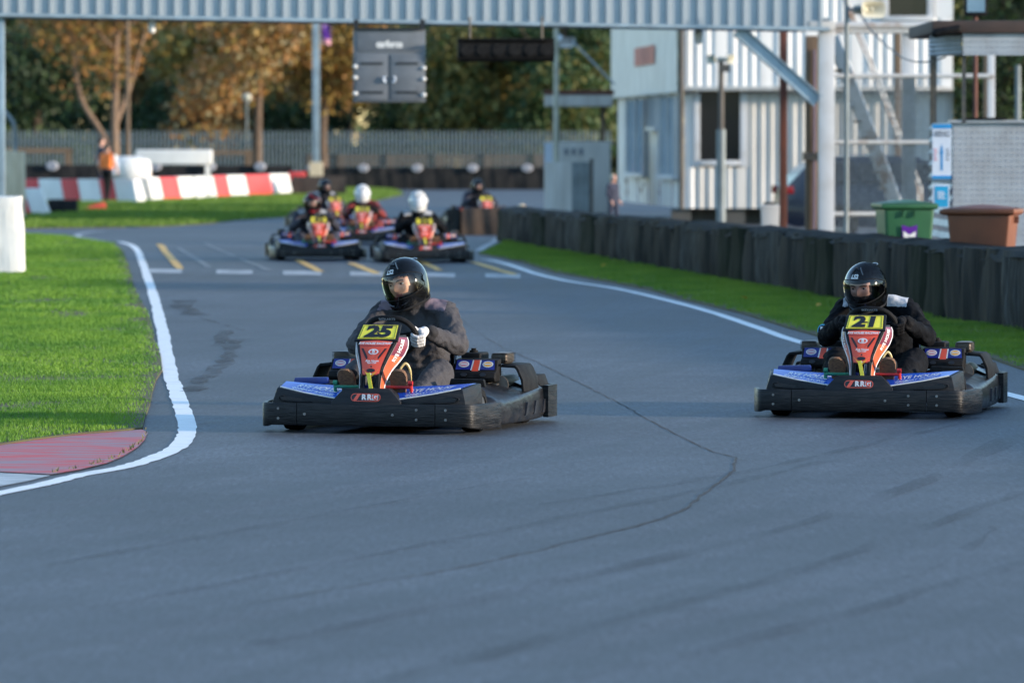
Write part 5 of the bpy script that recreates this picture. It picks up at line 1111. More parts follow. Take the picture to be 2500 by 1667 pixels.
for z in np.arange(0.05, zt, 0.052): mb.tube([(0, 0.014, z), (xm, 0.014, z)], 0.008, 4)
o = mb.build('wire_mesh', 'steel', ff, weld=False); o['kind'] = 'stuff'
# stairs up to the bridge
stx = thing('stairs', 'steep weathered white metal stairs with twin handrails behind the mesh fence', 'stairs', (AX(2185, 82), 82.2, 0))
def sp_(t, dx=0.0, dy=0.0, dz=0.0):   # t 0 bottom .. 1 top
    return Vector((AX(2243, 82) - stx.location.x + (AX(2046, 82) - AX(2243, 82)) * t + dx, 0.9 * t + dy, 3.2 * t + dz))
for dy in (0.0, 0.75):
    mb = MB(); mb.bar(sp_(0, 0, dy), sp_(1, 0, dy), 0.05, 0.17, up=(0, 0, 1)); mb.build('stringer', 'rusty_white', stx)
    mb = MB(); mb.tube([sp_(0.12, 0.20, dy), sp_(0.14, 0.22, dy, 0.55), sp_(1.0, 0.16, dy, 0.62), sp_(1.2, 0.14, dy, 0.7)], 0.022, 8); mb.build('handrail', 'rusty_white', stx)
for i in range(1, 13):
    mb = MB(); c = sp_(i / 13); mb.box(c.x - 0.15, c.x + 0.09, 0.9 * i / 13 + 0.02, 0.9 * i / 13 + 0.73, c.z - 0.018, c.z + 0.018); mb.build('tread', 'timber' if i % 3 else 'rusty_white', stx)
sp2 = pole('speaker_pole', 'thin grey pole with a big horn loudspeaker in front of the stairs', 'pole', 2066, 79.2, 0.034, 3.75, 'fence_grey')
def horn(p, loc, rot, sc_, mat='horn'):
    mb = MB(); mb.loft([[(math.copysign(abs(math.cos(a)) ** 0.5, math.cos(a)) * w_, y_, math.copysign(abs(math.sin(a)) ** 0.5, math.sin(a)) * h_) for a in np.linspace(0, 2 * PI, 17)[:-1]] for y_, w_, h_ in ((0.30, 0.07, 0.07), (0.20, 0.08, 0.075), (0.12, 0.05, 0.045), (0.0, 0.13, 0.075), (-0.12, 0.22, 0.12), (-0.13, 0.235, 0.135), (-0.115, 0.20, 0.105), (0.0, 0.10, 0.05), (0.05, 0.03, 0.03))])
    o = mb.build('horn', mat, p, angle=40); o.location = loc; o.rotation_euler = rot; o.scale = (sc_,) * 3
    c = MB(); c.ell((0, -0.06, 0), 0.04, 0.04, 0.04, 10, 6); q = c.build('driver', mat, o); return o
horn(sp2, (0.30, -0.05, AZ(24, 79.2)), (0, 0, R(35)), 0.9)
mb = MB(); mb.tube([(0, 0, 3.5), (0.25, 0, 3.52)], 0.02, 6); mb.build('arm', 'fence_grey', sp2)
cb = MB(); cb.tube(smooth_path([(AX(2100, 79), 79, AZ(35, 79)), (AX(2130, 77), 77, AZ(80, 77)), (AX(2200, 72), 72, AZ(140, 72)), (AX(2260, 66), 66, AZ(152, 66)), (AX(2310, 63), 63.2, AZ(140, 63.2))], 6), 0.010, 6)
tag(cb.build('cable', 'decal_black'), 'black cable sagging from the horn loudspeaker to the metal kiosk roof', 'cable')
# loudspeaker pole and others by the building
lp2 = pole('loudspeaker_pole', 'grey pole topped by two horn loudspeakers, in front of the dark building window', 'pole', 1760, 104, 0.055, AZ(150, 104), 'timber_grey')
mb = MB(); mb.tube([(0, 0, 0), (0, 0, 1.9)], 0.085, 10); mb.build('sleeve', 'fence_grey', lp2)
for rz_, x in ((-60, -0.12), (60, 0.12)): horn(lp2, (x, 0, AZ(146, 104)), (0, 0, R(rz_)), 0.62)
mb = MB(); mb.box(-0.05, 0.16, -0.12, 0.02, AZ(176, 104), AZ(158, 104)); mb.build('bracket', 'dark_steel', lp2)
# ------------------------------------------------------------------ white two-storey cabin building
Yb = 115.0; c0 = Vector((AX(1665, Yb), Yb, 0)); depth = 16.0
bd = thing('cabin_building', 'white two-storey corrugated cabin building with a dark window and red sign', 'building', c0)
LX = AX(1502, Yb + depth) - c0.x                     # the long side recedes slightly to the left
FW = AX(2325, Yb) - c0.x
zf, zt, zb = 2.80, 5.6, 0.33
def corr(mb, p, q, z0, z1, n_out, pitch=0.19, dep=0.022):
    p, q = Vector(p), Vector(q); L = (q - p).length; d = (q - p) / L; o = Vector(n_out); n = int(L / pitch); pr = []
    for i in range(n): pr += [(i * pitch, 0), (i * pitch + pitch * 0.36, 0), (i * pitch + pitch * 0.5, dep), (i * pitch + pitch * 0.86, dep)]
    pr.append((L, 0)); mb.sheet([[p + d * u + o * v + Vector((0, 0, z)) for u, v in pr] for z in (z0, z1)]); return mb
# upper storey front, in sheets
nsh = 6
for i in range(nsh):
    a, b_ = FW * i / nsh, FW * (i + 1) / nsh - 0.004; wx0, wx1 = AX(2168, Yb) - c0.x, AX(2262, Yb) - c0.x
    mb = MB()
    if a < wx1 and b_ > wx0 - 0.2:
        m2 = MB(); corr(m2, (a, 0, 0), (b_, 0, 0), 5.1, zt, (0, -1, 0)); m2.build('cladding_sheet', 'clad_white', bd, angle=20); corr(mb, (a, 0, 0), (b_, 0, 0), zf, AZ(44, Yb), (0, -1, 0))
    else: corr(mb, (a, 0, 0), (b_, 0, 0), zf, zt, (0, -1, 0))
    mb.build('cladding_sheet', 'clad_white', bd, angle=20)
wz0 = AZ(40, Yb); mb = MB(); mb.box(wx0 - 0.12, wx1 + 0.12, 0.02, 0.06, wz0, 5.1); mb.build('window_glass', 'dark_glass', bd, angle=0)
fm = MB(); fm.box(wx0 - 0.14, wx0, -0.06, 0.05, wz0, 5.1); fm.box(wx1, wx1 + 0.14, -0.06, 0.05, wz0, 5.1); fm.box(wx0 - 0.14, wx1 + 0.14, -0.09, 0.05, wz0 - 0.1, wz0); fm.build('window_frame', 'white_steel', bd, bevel=0.006)
mb = MB(); mb.box(wx1 + 0.16, FW, -0.02, 0.05, AZ(44, Yb), 5.1); mb.build('window_surround', 'clad_white', bd, angle=0); mb = MB(); mb.box(AX(2060, Yb) - c0.x, wx0 - 0.16, -0.02, 0.05, AZ(44, Yb), 5.1); mb.build('window_surround', 'clad_white', bd, angle=0)
tr_ = MB(); tr_.box(-0.02, FW, -0.06, 0.02, zf - 0.09, zf); tr_.build('floor_trim', 'clad_grey', bd, bevel=0.004)
dp = MB(); dp.tube([(-0.02, -0.10, zb), (-0.02, -0.10, zt)], 0.055, 10); dp.build('downpipe', 'timber_grey', bd, angle=40)
# lower storey front, set back a little
rec = 0.35; wz_, wx_ = (AZ(392, Yb), AZ(222, Yb)), (AX(1710, Yb) - c0.x, AX(1808, Yb) - c0.x)
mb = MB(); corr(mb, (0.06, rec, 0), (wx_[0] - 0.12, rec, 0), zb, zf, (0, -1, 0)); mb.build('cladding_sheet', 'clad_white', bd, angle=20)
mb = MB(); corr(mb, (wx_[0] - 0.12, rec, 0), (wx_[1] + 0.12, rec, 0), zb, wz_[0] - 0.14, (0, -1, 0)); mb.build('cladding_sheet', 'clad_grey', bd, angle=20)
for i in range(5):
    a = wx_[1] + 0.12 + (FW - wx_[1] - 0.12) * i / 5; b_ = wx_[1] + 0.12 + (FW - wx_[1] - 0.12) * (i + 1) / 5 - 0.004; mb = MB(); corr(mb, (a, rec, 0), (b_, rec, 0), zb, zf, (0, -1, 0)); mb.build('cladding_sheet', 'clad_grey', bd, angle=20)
mb = MB(); mb.box(wx_[0], wx_[1], rec + 0.06, rec + 0.10, wz_[0], wz_[1]); mb.build('window_glass', 'dark_glass', bd, angle=0)
fm = MB(); fm.box(wx_[0] - 0.13, wx_[0], rec - 0.05, rec + 0.1, wz_[0] - 0.13, zf - 0.1); fm.box(wx_[1], wx_[1] + 0.13, rec - 0.05, rec + 0.1, wz_[0] - 0.13, zf - 0.1); fm.box(wx_[0], wx_[1], rec - 0.08, rec + 0.1, wz_[0] - 0.10, wz_[0]); fm.build('window_frame', 'white_steel', bd, bevel=0.005)
# long side towards the track
e1 = Vector((LX, depth, 0)); nl = Vector((-depth, LX, 0)).normalized()
for i in range(6):
    p, q = e1 * (i / 6), e1 * ((i + 1) / 6 - 0.0004); mb = MB(); mb.sheet([[p + nl * 0.10 + Vector((0, 0, z)), q + nl * 0.10 + Vector((0, 0, z))] for z in (zf - 0.12, zt)]); mb.sheet([[p + nl * 0.10 + Vector((0, 0, zf - 0.12)), q + nl * 0.10 + Vector((0, 0, zf - 0.12))], [p - nl * 0.1 + Vector((0, 0, zf - 0.12)), q - nl * 0.1 + Vector((0, 0, zf - 0.12))]]); mb.build('side_panel', 'panel_white', bd, angle=0)
    mb = MB(); mb.sheet([[p + e1 * 0.02 - nl * 0.06 + Vector((0, 0, z)), q - nl * 0.06 + Vector((0, 0, z))] for z in (zb, zf)]); mb.build('side_panel', 'panel_white', bd, angle=0)
for a, b_, z0, z1 in ((0.09, 0.30, 0.95, 2.62), (0.34, 0.46, 1.95, 2.62), (0.52, 0.80, 0.95, 2.62)):
    p, q = e1 * a - nl * 0.05, e1 * b_ - nl * 0.05; mb = MB(); mb.sheet([[p + Vector((0, 0, z)), q + Vector((0, 0, z))] for z in (z0, z1)]); wi_ = mb.build('window_pane', 'blue_glass', bd, angle=0)
    for t in (0.0, 0.5, 1.0):
        m2 = MB(); r = p.lerp(q, t) + nl * 0.02; m2.bar(r + Vector((0, 0, z0)), r + Vector((0, 0, z1)), 0.16, 0.10); m2.build('mullion', 'panel_white', wi_)
    m2 = MB(); m2.bar(p - e1 * 0.01 + nl * 0.06 + Vector((0, 0, z0)), q + e1 * 0.01 + nl * 0.06 + Vector((0, 0, z0)), 0.16, 0.08); m2.build('window_sill', 'white_steel', wi_)
sg = MB(); f = lambda a, z: e1 * a + nl * 0.125 + Vector((0, 0, z)); z0, z1 = AZ(158, Yb + 6), AZ(112, Yb + 6)
sg.add([f(0.30, z0), f(0.60, z0), f(0.60, z1), f(0.30, z1)], [(0, 1, 2, 3)], 0)
for k in range(3): text_on(sg, ('RACE', 'CONTROL', 'OFFICE')[k], lambda u, v, k=k: f(0.45 - u * 0.06, z0 + (z1 - z0) * (0.80 - 0.3 * k) + v * 1) + nl * 0.012, 0.13, 1, bold=0.004, sx=6.0 if k == 0 else 4.0)
sg.build('red_sign', ['sign_red', 'sign_letters'], bd, angle=0, weld=False)
ru = MB()
for a, zc, s2 in ((0.62, 0.62, 0.10), (0.58, 0.75, 0.06), (0.86, 0.8, 0.08), (0.84, 0.55, 0.12), (0.35, 0.6, 0.05)):
    r0 = random.Random(int(a * 100)); ru.add([e1 * (a + r0.uniform(0.6, 1) * 0.018 * math.cos(t)) - nl * 0.055 + Vector((0, 0, zc + 0.2 * s2 * 10 * r0.uniform(0.5, 1) * 0.5 * math.sin(t))) for t in np.linspace(0, 2 * PI, 11)[:-1]], [tuple(range(10))])
ru.build('rust_stain', 'rust_red', bd, angle=0, weld=False)
rf = MB(); rf.add([nl * 0.2 + Vector((0, -0.1, zt)), Vector((FW + 0.1, -0.1, zt)), Vector((FW + 0.1 + LX, depth, zt)), e1 + nl * 0.2 + Vector((0, 0, zt)), Vector((FW, 0.0, zb)), Vector((FW + LX, depth, zb)), Vector((FW, 0.0, zt)), Vector((FW + LX, depth, zt))], [(0, 1, 2, 3), (4, 5, 7, 6)]); rf.build('roof', 'clad_grey', bd, angle=0)
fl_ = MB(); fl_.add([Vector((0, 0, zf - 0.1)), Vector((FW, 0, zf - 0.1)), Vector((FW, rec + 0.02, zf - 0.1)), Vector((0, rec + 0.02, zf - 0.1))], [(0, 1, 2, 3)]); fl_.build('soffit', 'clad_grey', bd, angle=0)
for i in range(6):
    mb = MB(); mb.box(FW * i / 5 - 0.2, FW * i / 5 + 0.2, rec + 0.1, rec + 0.5, 0, zb - 0.003); mb.build('support_block', 'ground', bd)
mb = MB(); mb.box(0.0, FW, rec + 0.6, rec + 0.65, 0, zb - 0.003); mb.build('skirt', 'timber_grey', bd)
# parked car
cr = thing('parked_car', 'dark navy parked car behind the mesh fence, its red tail lamp to the left', 'car', (AX(1915, 96), 96, 0), R(4))
CW = 1.72; prof = [(0.05, 0.30), (0.0, 0.55), (0.03, 0.88), (0.10, 0.98), (0.42, 1.30), (0.85, 1.42), (1.6, 1.455), (2.3, 1.42), (2.75, 1.22), (3.15, 0.98), (4.0, 0.84), (4.2, 0.68), (4.22, 0.35), (4.1, 0.24), (0.2, 0.24)]
cb_ = MB(); n = len(prof)
cb_.loft([[(x, y, z) if z < 1.0 else (x, CW / 2 + (y - CW / 2) * (1 - 0.30 * (z - 1.0) / 0.45 * k), z) for x, z in prof] for y, k in ((0, 1), (0.06, 1), (CW - 0.06, 1), (CW, 1))]); cb_.build('body', 'car_navy', cr, bevel=0.03, angle=30)
for x0, x1, t0, t1 in ((0.55, 1.25, 0.85, 1.22), (1.32, 2.05, 1.25, 2.05), (2.12, 2.85, 2.1, 2.40)):
    for sd in (0, 1):
        yy = lambda z: (0.13 * (z - 1.0) / 0.45 + 0.004) - 0.022; w_ = MB(); pts = [(x0, 1.0), (x1, 1.0), (t1, 1.34), (t0, 1.34)]
        w_.add([(x, yy(z) + (0.155 * (z - 1.0) / 0.45) if sd == 0 else CW - yy(z) - (0.155 * (z - 1.0) / 0.45), z) for x, z in pts], [(0, 1, 2, 3)]); w_.build('side_window', 'dark_glass', cr, angle=0)
wt = tyre_mesh(0.31, 0.2).mesh('tyre', 'rubber', angle=45); 
for x in (0.95, 3.45):
    for y in (-0.03, CW + 0.03 - 0.2):
        o = link('wheel', wt, cr); o.rotation_euler = (-PI / 2, 0, 0); o.location = (x, y, 0.31)
        rm = MB(); rm.disc((0, 0, 0.155), 0.17, (0, 0, 1), 0.03, 16); rm.disc((0, 0, 0.04), 0.17, (0, 0, 1), 0.03, 16); rm.build('hub', 'steel', o, angle=40)
for y0 in (-0.012, CW - 0.28):
    mb = MB(); mb.box(-0.03, 0.16, y0, y0 + 0.29, 0.80, 0.93); mb.build('tail_lamp', 'tail_red', cr, bevel=0.015)
ba = thing('white_bag', 'pale pink and white sack lying beside the green bin', 'bag', (AX(2158, 66), 66, 0)); sk = MB(); sk.capsule((0, 0, 0.2), (0.01, 0, 0.62), 0.16, 0.10); o = link('cloth', remesh(sk, 'cloth', 0.03, 2), ba); o.data.materials.append(pm('bag_pink', (0.62, 0.40, 0.45), (0.7, 0.6, 0.62), 4, 0.7))
b2 = thing('white_crate', 'white plastic crate at the foot of the rust-red post', 'crate', (AX(1880, 88), 88, 0)); mb = MB(); mb.loft([[(-0.2 * k, -0.15 * k, z), (0.2 * k, -0.15 * k, z), (0.2 * k, 0.15 * k, z), (-0.2 * k, 0.15 * k, z)] for k, z in ((0.6, 0.0), (0.7, 0.66), (0.76, 0.66), (0.76, 0.70), (0.62, 0.70), (0.55, 0.4))]); mb.build('tub', 'panel_white', b2, bevel=0.01); mb = MB(); mb.box(-0.1, 0.08, -0.07, 0.07, 0.66, 0.74); mb.build('contents', 'matt_black', b2, bevel=0.02)
# ------------------------------------------------------------------ kiosks, bins, signs
def checker(mb, x0, x1, y, z0, z1, step, mat=0, r=0.35):
    mb.add([(x0, y, z0), (x1, y, z0), (x1, y, z1), (x0, y, z1)], [(0, 1, 2, 3)], mat); k = 0
    for i, x in enumerate(np.arange(x0 + step / 2, x1 - step * 0.3, step)):
        for j, z in enumerate(np.arange(z0 + step / 2, z1 - step * 0.3, step)):
            s = 1 if (i + j) % 2 else -1; a = step * r; d = Vector((s * 0.7, 0, 0.7)); t = Vector((-s * 0.7, 0, 0.7)) * 0.28; c = Vector((x, y - 0.002, z))
            mb.add([c - d * a, c + t * a + Vector((0, -0.004, 0)), c + d * a, c - t * a + Vector((0, -0.004, 0))], [(0, 1, 2, 3)], mat)
    return mb
Yk = 62.0; kx = 4.80
kk = thing('metal_kiosk', 'chequer-plate metal kiosk with a canopy at the right edge, behind the brown bin', 'kiosk', (kx, Yk, 0))
kw, kd = 1.9, 3.2; zc = AZ(300, Yk)
mb = checker(MB(), 0.0, kw, 0, 0.0, zc, 0.062, r=0.42); mb.build('front_plate', 'plate_metal', kk, angle=0, weld=False)
for i in range(14):
    mb = MB(); z0 = zc * i / 14; mb.add([(0, 0.01, z0), (0, kd, z0), (-0.03, kd, z0 + zc / 28), (-0.03, 0.01, z0 + zc / 28), (0, kd, z0 + zc / 14), (0, 0.01, z0 + zc / 14)], [(0, 1, 2, 3), (3, 2, 4, 5)]); mb.build('side_slat', 'plate_metal', kk, angle=0)
mb = MB(); mb.box(-0.04, kw, -0.06, 0.25, zc, zc + 0.03); mb.build('counter', 'plate_metal', kk)
mb = MB(); mb.box(0.12, 0.58, -0.08, 0.12, zc + 0.031, zc + 0.055); mb.build('mat', 'matt_black', kk)
z0, z1, z2 = AZ(137, Yk), AZ(84, Yk), AZ(62, Yk)
mb = checker(MB(), 0.08, kw, -0.35, z0, z1, 0.058, r=0.42); mb.build('canopy_plate', 'plate_metal', kk, angle=0, weld=False)
for i in range(5):
    mb = MB(); a = z0 + (z1 - z0) * i / 5; b_ = (z1 - z0) / 5; mb.add([(0.08, -0.35, a), (-0.20, 0.6, a), (-0.225, 0.6, a + b_ / 2), (0.055, -0.36, a + b_ / 2), (-0.20, 0.6, a + b_), (0.08, -0.35, a + b_)], [(0, 1, 2, 3), (3, 2, 4, 5)]); mb.build('canopy_slat', 'plate_metal', kk, angle=0)
mb = MB(); mb.prism([(-0.26, -0.42), (kw, -0.42), (kw, kd), (-0.26, kd)], z1 + 0.002, z2 + 0.04, 'z'); mb.build('roof', 'roof_brown', kk, bevel=0.02)
mb = MB(); mb.capsule((-0.22, -0.44, z1), (0.02, -0.45, z1 + 0.05), 0.05, 0.04); mb.build('roof_edge', 'matt_black', kk)
for x, y in ((-0.16, 0.5), (0.10, -0.25), (0.0, kd - 0.1)):
    mb = MB(); mb.box(x - 0.02, x + 0.02, y - 0.02, y + 0.02, zc if y < 0.6 else 0, z0 + 0.1); mb.build('post', 'dark_steel', kk)
# sign boards
sgn = thing('sign_board', 'tall white and blue sign with an upward arrow on the kiosk corner', 'sign', (AX(2299, 61.6), 61.6, AZ(437, 61.6)), R(0)); sw, shh = 0.205, AZ(304, 61.6) - AZ(437, 61.6)
mb = MB(); mb.box(-sw / 2, sw / 2, 0, 0.02, 0, shh); mb.build('board', 'sign_white', sgn)
for a, b_ in ((0, 0.035), (shh - 0.045, shh)):
    mb = MB(); mb.box(-sw / 2, sw / 2, -0.006, -0.001, a, b_); mb.build('blue_band', 'sign_blue', sgn, angle=0)
mb = MB(); y = -0.004; mb.add([(-0.008, y, 0.09), (0.010, y, 0.09), (0.010, y, 0.27), (0.016, y, 0.27), (0.001, y, 0.385), (-0.018, y, 0.27), (-0.008, y, 0.27)], [(0, 1, 2, 3, 4, 5, 6)]); mb.build('arrow', 'sign_blue', sgn, angle=0, weld=False)
tx = MB(); text_on(tx, 'ARRIVALS', lambda u, v: (u, -0.004, shh - 0.105 + v), 0.095, bold=0.002, sx=0.42); tx.build('lettering', 'sign_grey', sgn, angle=0, weld=False)
for k, (x, c) in enumerate(((-0.068, 'sign_pink'), (0.068, 'sign_grey'))):      # two columns of small print, too blurred to read
    for i in range(5):
        mb = MB(); z = 0.20 + 0.028 * i; mb.box(x - 0.020 + 0.006 * (i % 2), x + 0.018 - 0.007 * ((i + k) % 3), -0.004, -0.001, z, z + 0.014); mb.build('text_line', c, sgn, angle=0)
sg2 = thing('notice', 'small cyan notice fixed below the tall white and blue sign', 'sign', (AX(2297, 61.6), 61.6, AZ(508, 61.6))); hh = AZ(450, 61.6) - AZ(508, 61.6)
mb = MB(); mb.box(-0.09, 0.09, 0, 0.02, 0, hh); mb.build('board', 'sign_white', sg2)
mb = MB(); mb.box(-0.065, 0.078, -0.004, -0.001, 0.01, hh - 0.02); mb.build('cyan_field', 'sign_cyan', sg2, angle=0)
for i in range(4):
    mb = MB(); mb.box(-0.04, 0.05 - 0.02 * (i % 2), -0.008, -0.005, 0.10 + i * 0.022, 0.112 + i * 0.022); mb.build('text_line', 'sign_white', sg2, angle=0)
def bin_(label, loc, rz, mat, sticker):
    p = thing('wheelie_bin', label, 'bin', (*loc, 0), rz, 'wheelie bins')
    mb = MB(); mb.loft([[(math.copysign(1, cx) * w, cy * d + oy, z) for cx, cy in ((-1, -1), (1, -1), (1, 1), (-1, 1))] for w, d, oy, z in ((0.20, 0.22, 0, 0.05), (0.255, 0.30, 0, 0.90), (0.262, 0.31, 0, 1.00))]); mb.build('tub', mat, p, bevel=0.03, seg=3, angle=40)
    mb = MB(); mb.loft([[(cx * w, cy * d + oy, z) for cx, cy in ((-1, -1), (1, -1), (1, 1), (-1, 1))] for w, d, oy, z in ((0.275, 0.325, 0, 0.965), (0.295, 0.345, 0, 0.985), (0.295, 0.345, 0, 1.025), (0.27, 0.32, 0, 1.03))]); mb.build('rim', mat, p, bevel=0.008, angle=40)
    mb = MB(); rows = [[(x, y, 1.033 + 0.035 * (1 - (x / 0.27) ** 2) * (1 - (y / 0.33) ** 2)) for x in np.linspace(-0.265, 0.265, 7)] for y in np.linspace(-0.33, 0.32, 7)]; mb.sheet(rows); mb.build('lid', mat, p, angle=60)
    mb = MB(); mb.tube([(-0.22, 0.37, 1.0), (0.22, 0.37, 1.0)], 0.016, 8); mb.tube([(-0.22, 0.33, 0.98), (-0.22, 0.38, 1.0)], 0.02, 6); mb.tube([(0.22, 0.33, 0.98), (0.22, 0.38, 1.0)], 0.02, 6); mb.build('handle', mat, p)
    for x in (-0.06, 0.06):
        mb = MB(); mb.box(x - 0.006, x + 0.006, -0.335, -0.31, 0.89, 0.955); mb.build('lifting_rib', mat, p)
    for sx in (-1, 1):
        mb = MB(); mb.tube([(sx * 0.20, 0.24, 0.10), (sx * 0.25, 0.24, 0.10)], 0.10, 14); mb.build('wheel', 'rubber', p, angle=40)
    if sticker:
        mb = MB(); f = lambda u, v: Vector((u, -0.265 - 0.10 * (v - 0.45) - 0.012, v)); z0 = 0.66
        mb.add([f(-0.075, z0), f(0.075, z0), f(0.082, z0 + 0.15), f(0, z0 + 0.125), f(-0.082, z0 + 0.15)], [(0, 1, 2, 3, 4)], 0)
        f2 = lambda u, v: f(u, v) + Vector((0, -0.004, 0)); mb.add([f2(-0.06, z0 + 0.005), f2(-0.018, z0 + 0.005), f2(0, z0 + 0.035), f2(0.018, z0 + 0.005), f2(0.06, z0 + 0.005), f2(0.066, z0 + 0.085), f2(0, z0 + 0.045), f2(-0.066, z0 + 0.085)], [(0, 1, 2, 7), (2, 6, 7), (2, 5, 6), (2, 3, 4, 5)], 1); mb.build('sticker', ['purple', 'decal_white'], p, angle=0, weld=False)
    return p
bin_('green wheelie bin with a purple and white sticker behind the tyre wall', (AX(2208, 59), 59.0), R(6), 'bin_green', True)
bin_('brown wheelie bin behind the tyre wall in front of the metal kiosk', (AX(2400, 54.3), 54.3), R(76), 'bin_brown', False)
# black framed lamp box above the kiosk
fb_ = thing('floodlight', 'black floodlight with a pale blue lens above the metal kiosk', 'lamp', (AX(2381, 70), 70.0, 0)); mb = MB(); mb.box(-0.14, 0.14, 0, 0.12, AZ(40, 70), AZ(-18, 70)); mb.build('case', 'matt_black', fb_, bevel=0.02); mb = MB(); mb.box(-0.11, 0.11, -0.008, -0.002, AZ(30, 70), AZ(-10, 70)); mb.build('lens', 'blue_glass', fb_, angle=0)
mb = MB(); mb.tube([(0, 0.06, 0), (0, 0.06, 3.3)], 0.03, 8); mb.build('stand', 'rust_red', fb_)
pole('timber_pole', 'pale timber pole standing behind the kiosk at the right edge', 'post', 2412, 92, 0.075, 3.4, 'timber', True)
pole('grey_pole', 'thin grey pole at the right edge behind the metal kiosk', 'post', 2484, 95, 0.05, AZ(160, 95), 'fence_grey')
# left kiosk
Y2 = 122.0; k2 = thing('ticket_booth', 'small pale booth with a flat brown-edged canopy left of the white building', 'kiosk', (AX(1330, Y2), Y2, 0)); W2 = AX(1490, Y2) - AX(1330, Y2)
mb = MB(); mb.box(0, W2, 0, 1.4, 0, AZ(346, Y2)); mb.build('cabin', 'clad_grey', k2, bevel=0.01)
mb = MB(); mb.box(0.0, W2 + 0.05, -0.3, 1.5, AZ(260, Y2), AZ(232, Y2)); mb.build('canopy', 'clad_grey', k2, bevel=0.01)
mb = MB(); mb.box(-0.03, W2 + 0.08, -0.33, 1.53, AZ(232, Y2) + 0.003, AZ(221, Y2)); mb.build('roof', 'rust_red', k2)
for x in (0.20, W2 - 0.16):
    mb = MB(); mb.box(x - 0.05, x + 0.05, 0.1, 0.2, AZ(346, Y2), AZ(260, Y2)); mb.build('post', 'timber', k2)
mb = MB(); mb.box(-0.01, 0.17, -0.02, -0.003, AZ(412, Y2), AZ(350, Y2)); mb.build('blue_poster', 'sign_white', k2)
for i in range(3):
    mb = MB(); mb.box(0.42 + i * 0.16, 0.50 + i * 0.16, -0.02, -0.003, AZ(378, Y2), AZ(363, Y2)); mb.build('opening', 'sign_grey', k2, angle=0)
gt = thing('gate', 'grey sheet gate standing open in front of the pale booth', 'gate', (AX(1330, 118), 118, 0), R(0))
gw = AX(1440, 118) - AX(1330, 118)
for i in range(5):
    mb = MB(); mb.box(gw * i / 5 + 0.003, gw * (i + 1) / 5 - 0.003, 0.02 * (i % 2), 0.03 + 0.02 * (i % 2), 0.06, AZ(396, 118)); mb.build('sheet', 'clad_grey' if i < 3 else 'fence_grey', gt)
mb = MB(); mb.tube([(gw + 0.03, 0, 0), (gw + 0.03, 0, AZ(388, 118))], 0.04, 8); mb.build('post', 'dark_steel', gt)
p3 = pole('grey_mast', 'slim pale mast with a white loudspeaker rising beside the ticket booth', 'pole', 1358, 121.0, 0.06, AZ(70, 121), 'horn')
horn(p3, (0.16, -0.1, AZ(100, 121)), (R(20), 0, R(40)), 0.9, 'decal_white')
cb = MB(); cb.tube(smooth_path([(AX(1392, 121), 121, AZ(96, 121)), (AX(1440, 119), 119, AZ(145, 119)), (AX(1500, 117), 117.5, AZ(205, 117))], 4), 0.022, 6); tag(cb.build('stay_cable', 'fence_grey'), 'grey stay running from the pale mast down to the white building', 'cable')
# ------------------------------------------------------------------ far end: barriers, fences, poles
def striped(name, label, p, q, h, bands, lean, cat='barrier', th=0.35):
    p, q = Vector((*p, 0)), Vector((*q, 0)); t = thing(name, label, cat, p); d = (q - p); L = d.length; d.normalize(); n = Vector((d.y, -d.x, 0)); u0 = 0.0
    for i, (w, c) in enumerate(bands):
        u1 = u0 + w * L; mb = MB(); off = lean
        f = lambda u, z, k: d * (u - off * z / h) + n * (0.10 * (1 - z / h) * k) + Vector((0, 0, z)) - n * (th * (1 - k))
        a, b_ = u0 + 0.004, u1 - 0.004
        mb.add([f(a, 0, 1), f(b_, 0, 1), f(b_, h, 1), f(a, h, 1), f(a, 0, 0), f(b_, 0, 0), f(b_, h, 0), f(a, h, 0)], [(0, 1, 2, 3), (5, 4, 7, 6), (3, 2, 6, 7), (1, 5, 6, 2), (4, 0, 3, 7)]); mb.build('red_panel' if c else 'white_panel', 'barrier_red' if c else 'barrier_white', t, bevel=0.02); u0 = u1
    return t
striped('striped_barrier', 'nearest short red and white barrier end behind the white block', (AX(-60, 129), 129), (AX(124, 129), 129), 0.63, ((0.35, 1), (0.25, 0), (0.16, 1), (0.24, 0)), 0.22)
striped('striped_barrier', 'red and white barrier beside the person in the orange vest', (AX(60, 157), 158), (AX(342, 156), 156), 0.66, ((0.15, 1), (0.20, 0), (0.15, 1), (0.19, 0), (0.13, 1), (0.18, 0)), 0.22)
striped('striped_barrier', 'long red and white barrier curving away along the far grass', (AX(366, 160), 160), (AX(708, 182), 182), 0.68, ((0.07, 0), (0.12, 1), (0.24, 0), (0.10, 1), (0.13, 0), (0.19, 1), (0.15, 0)), 0.25)
rb = thing('red_block', 'red block on a dark stand at the far end of the long striped barrier', 'block', (AX(725, 184), 184, 0)); mb = MB(); mb.box(-0.28, 0.28, -0.15, 0.3, AZ(441, 184), AZ(420, 184)); mb.build('top', 'barrier_red', rb, bevel=0.03); mb = MB(); mb.box(-0.24, 0.24, -0.1, 0.25, 0, AZ(441, 184)); mb.build('stand', 'matt_black', rb, bevel=0.01)
tb = thing('tyre_block', 'dark brown tyre block on the far grass behind the distant karts', 'tyre stack', (AX(735, 178), 178.5, 0)); o = belt_mesh(33, 1.7, 0.62).build('belt', pm('brown_belt', (0.06, 0.048, 0.04), (0.04, 0.033, 0.03), 2, 0.85), tb); o.location = (0.55, 0, 0); mb = MB(); mb.box(-0.28, 1.38, 0.02, 0.5, 0, 0.60); mb.build('core', 'rubber', tb)
wb = thing('white_block', 'white weathered foam barrier block on the left grass edge', 'block', (AX(52, 71.8), 71.8, 0)); mb = MB(); rows = []
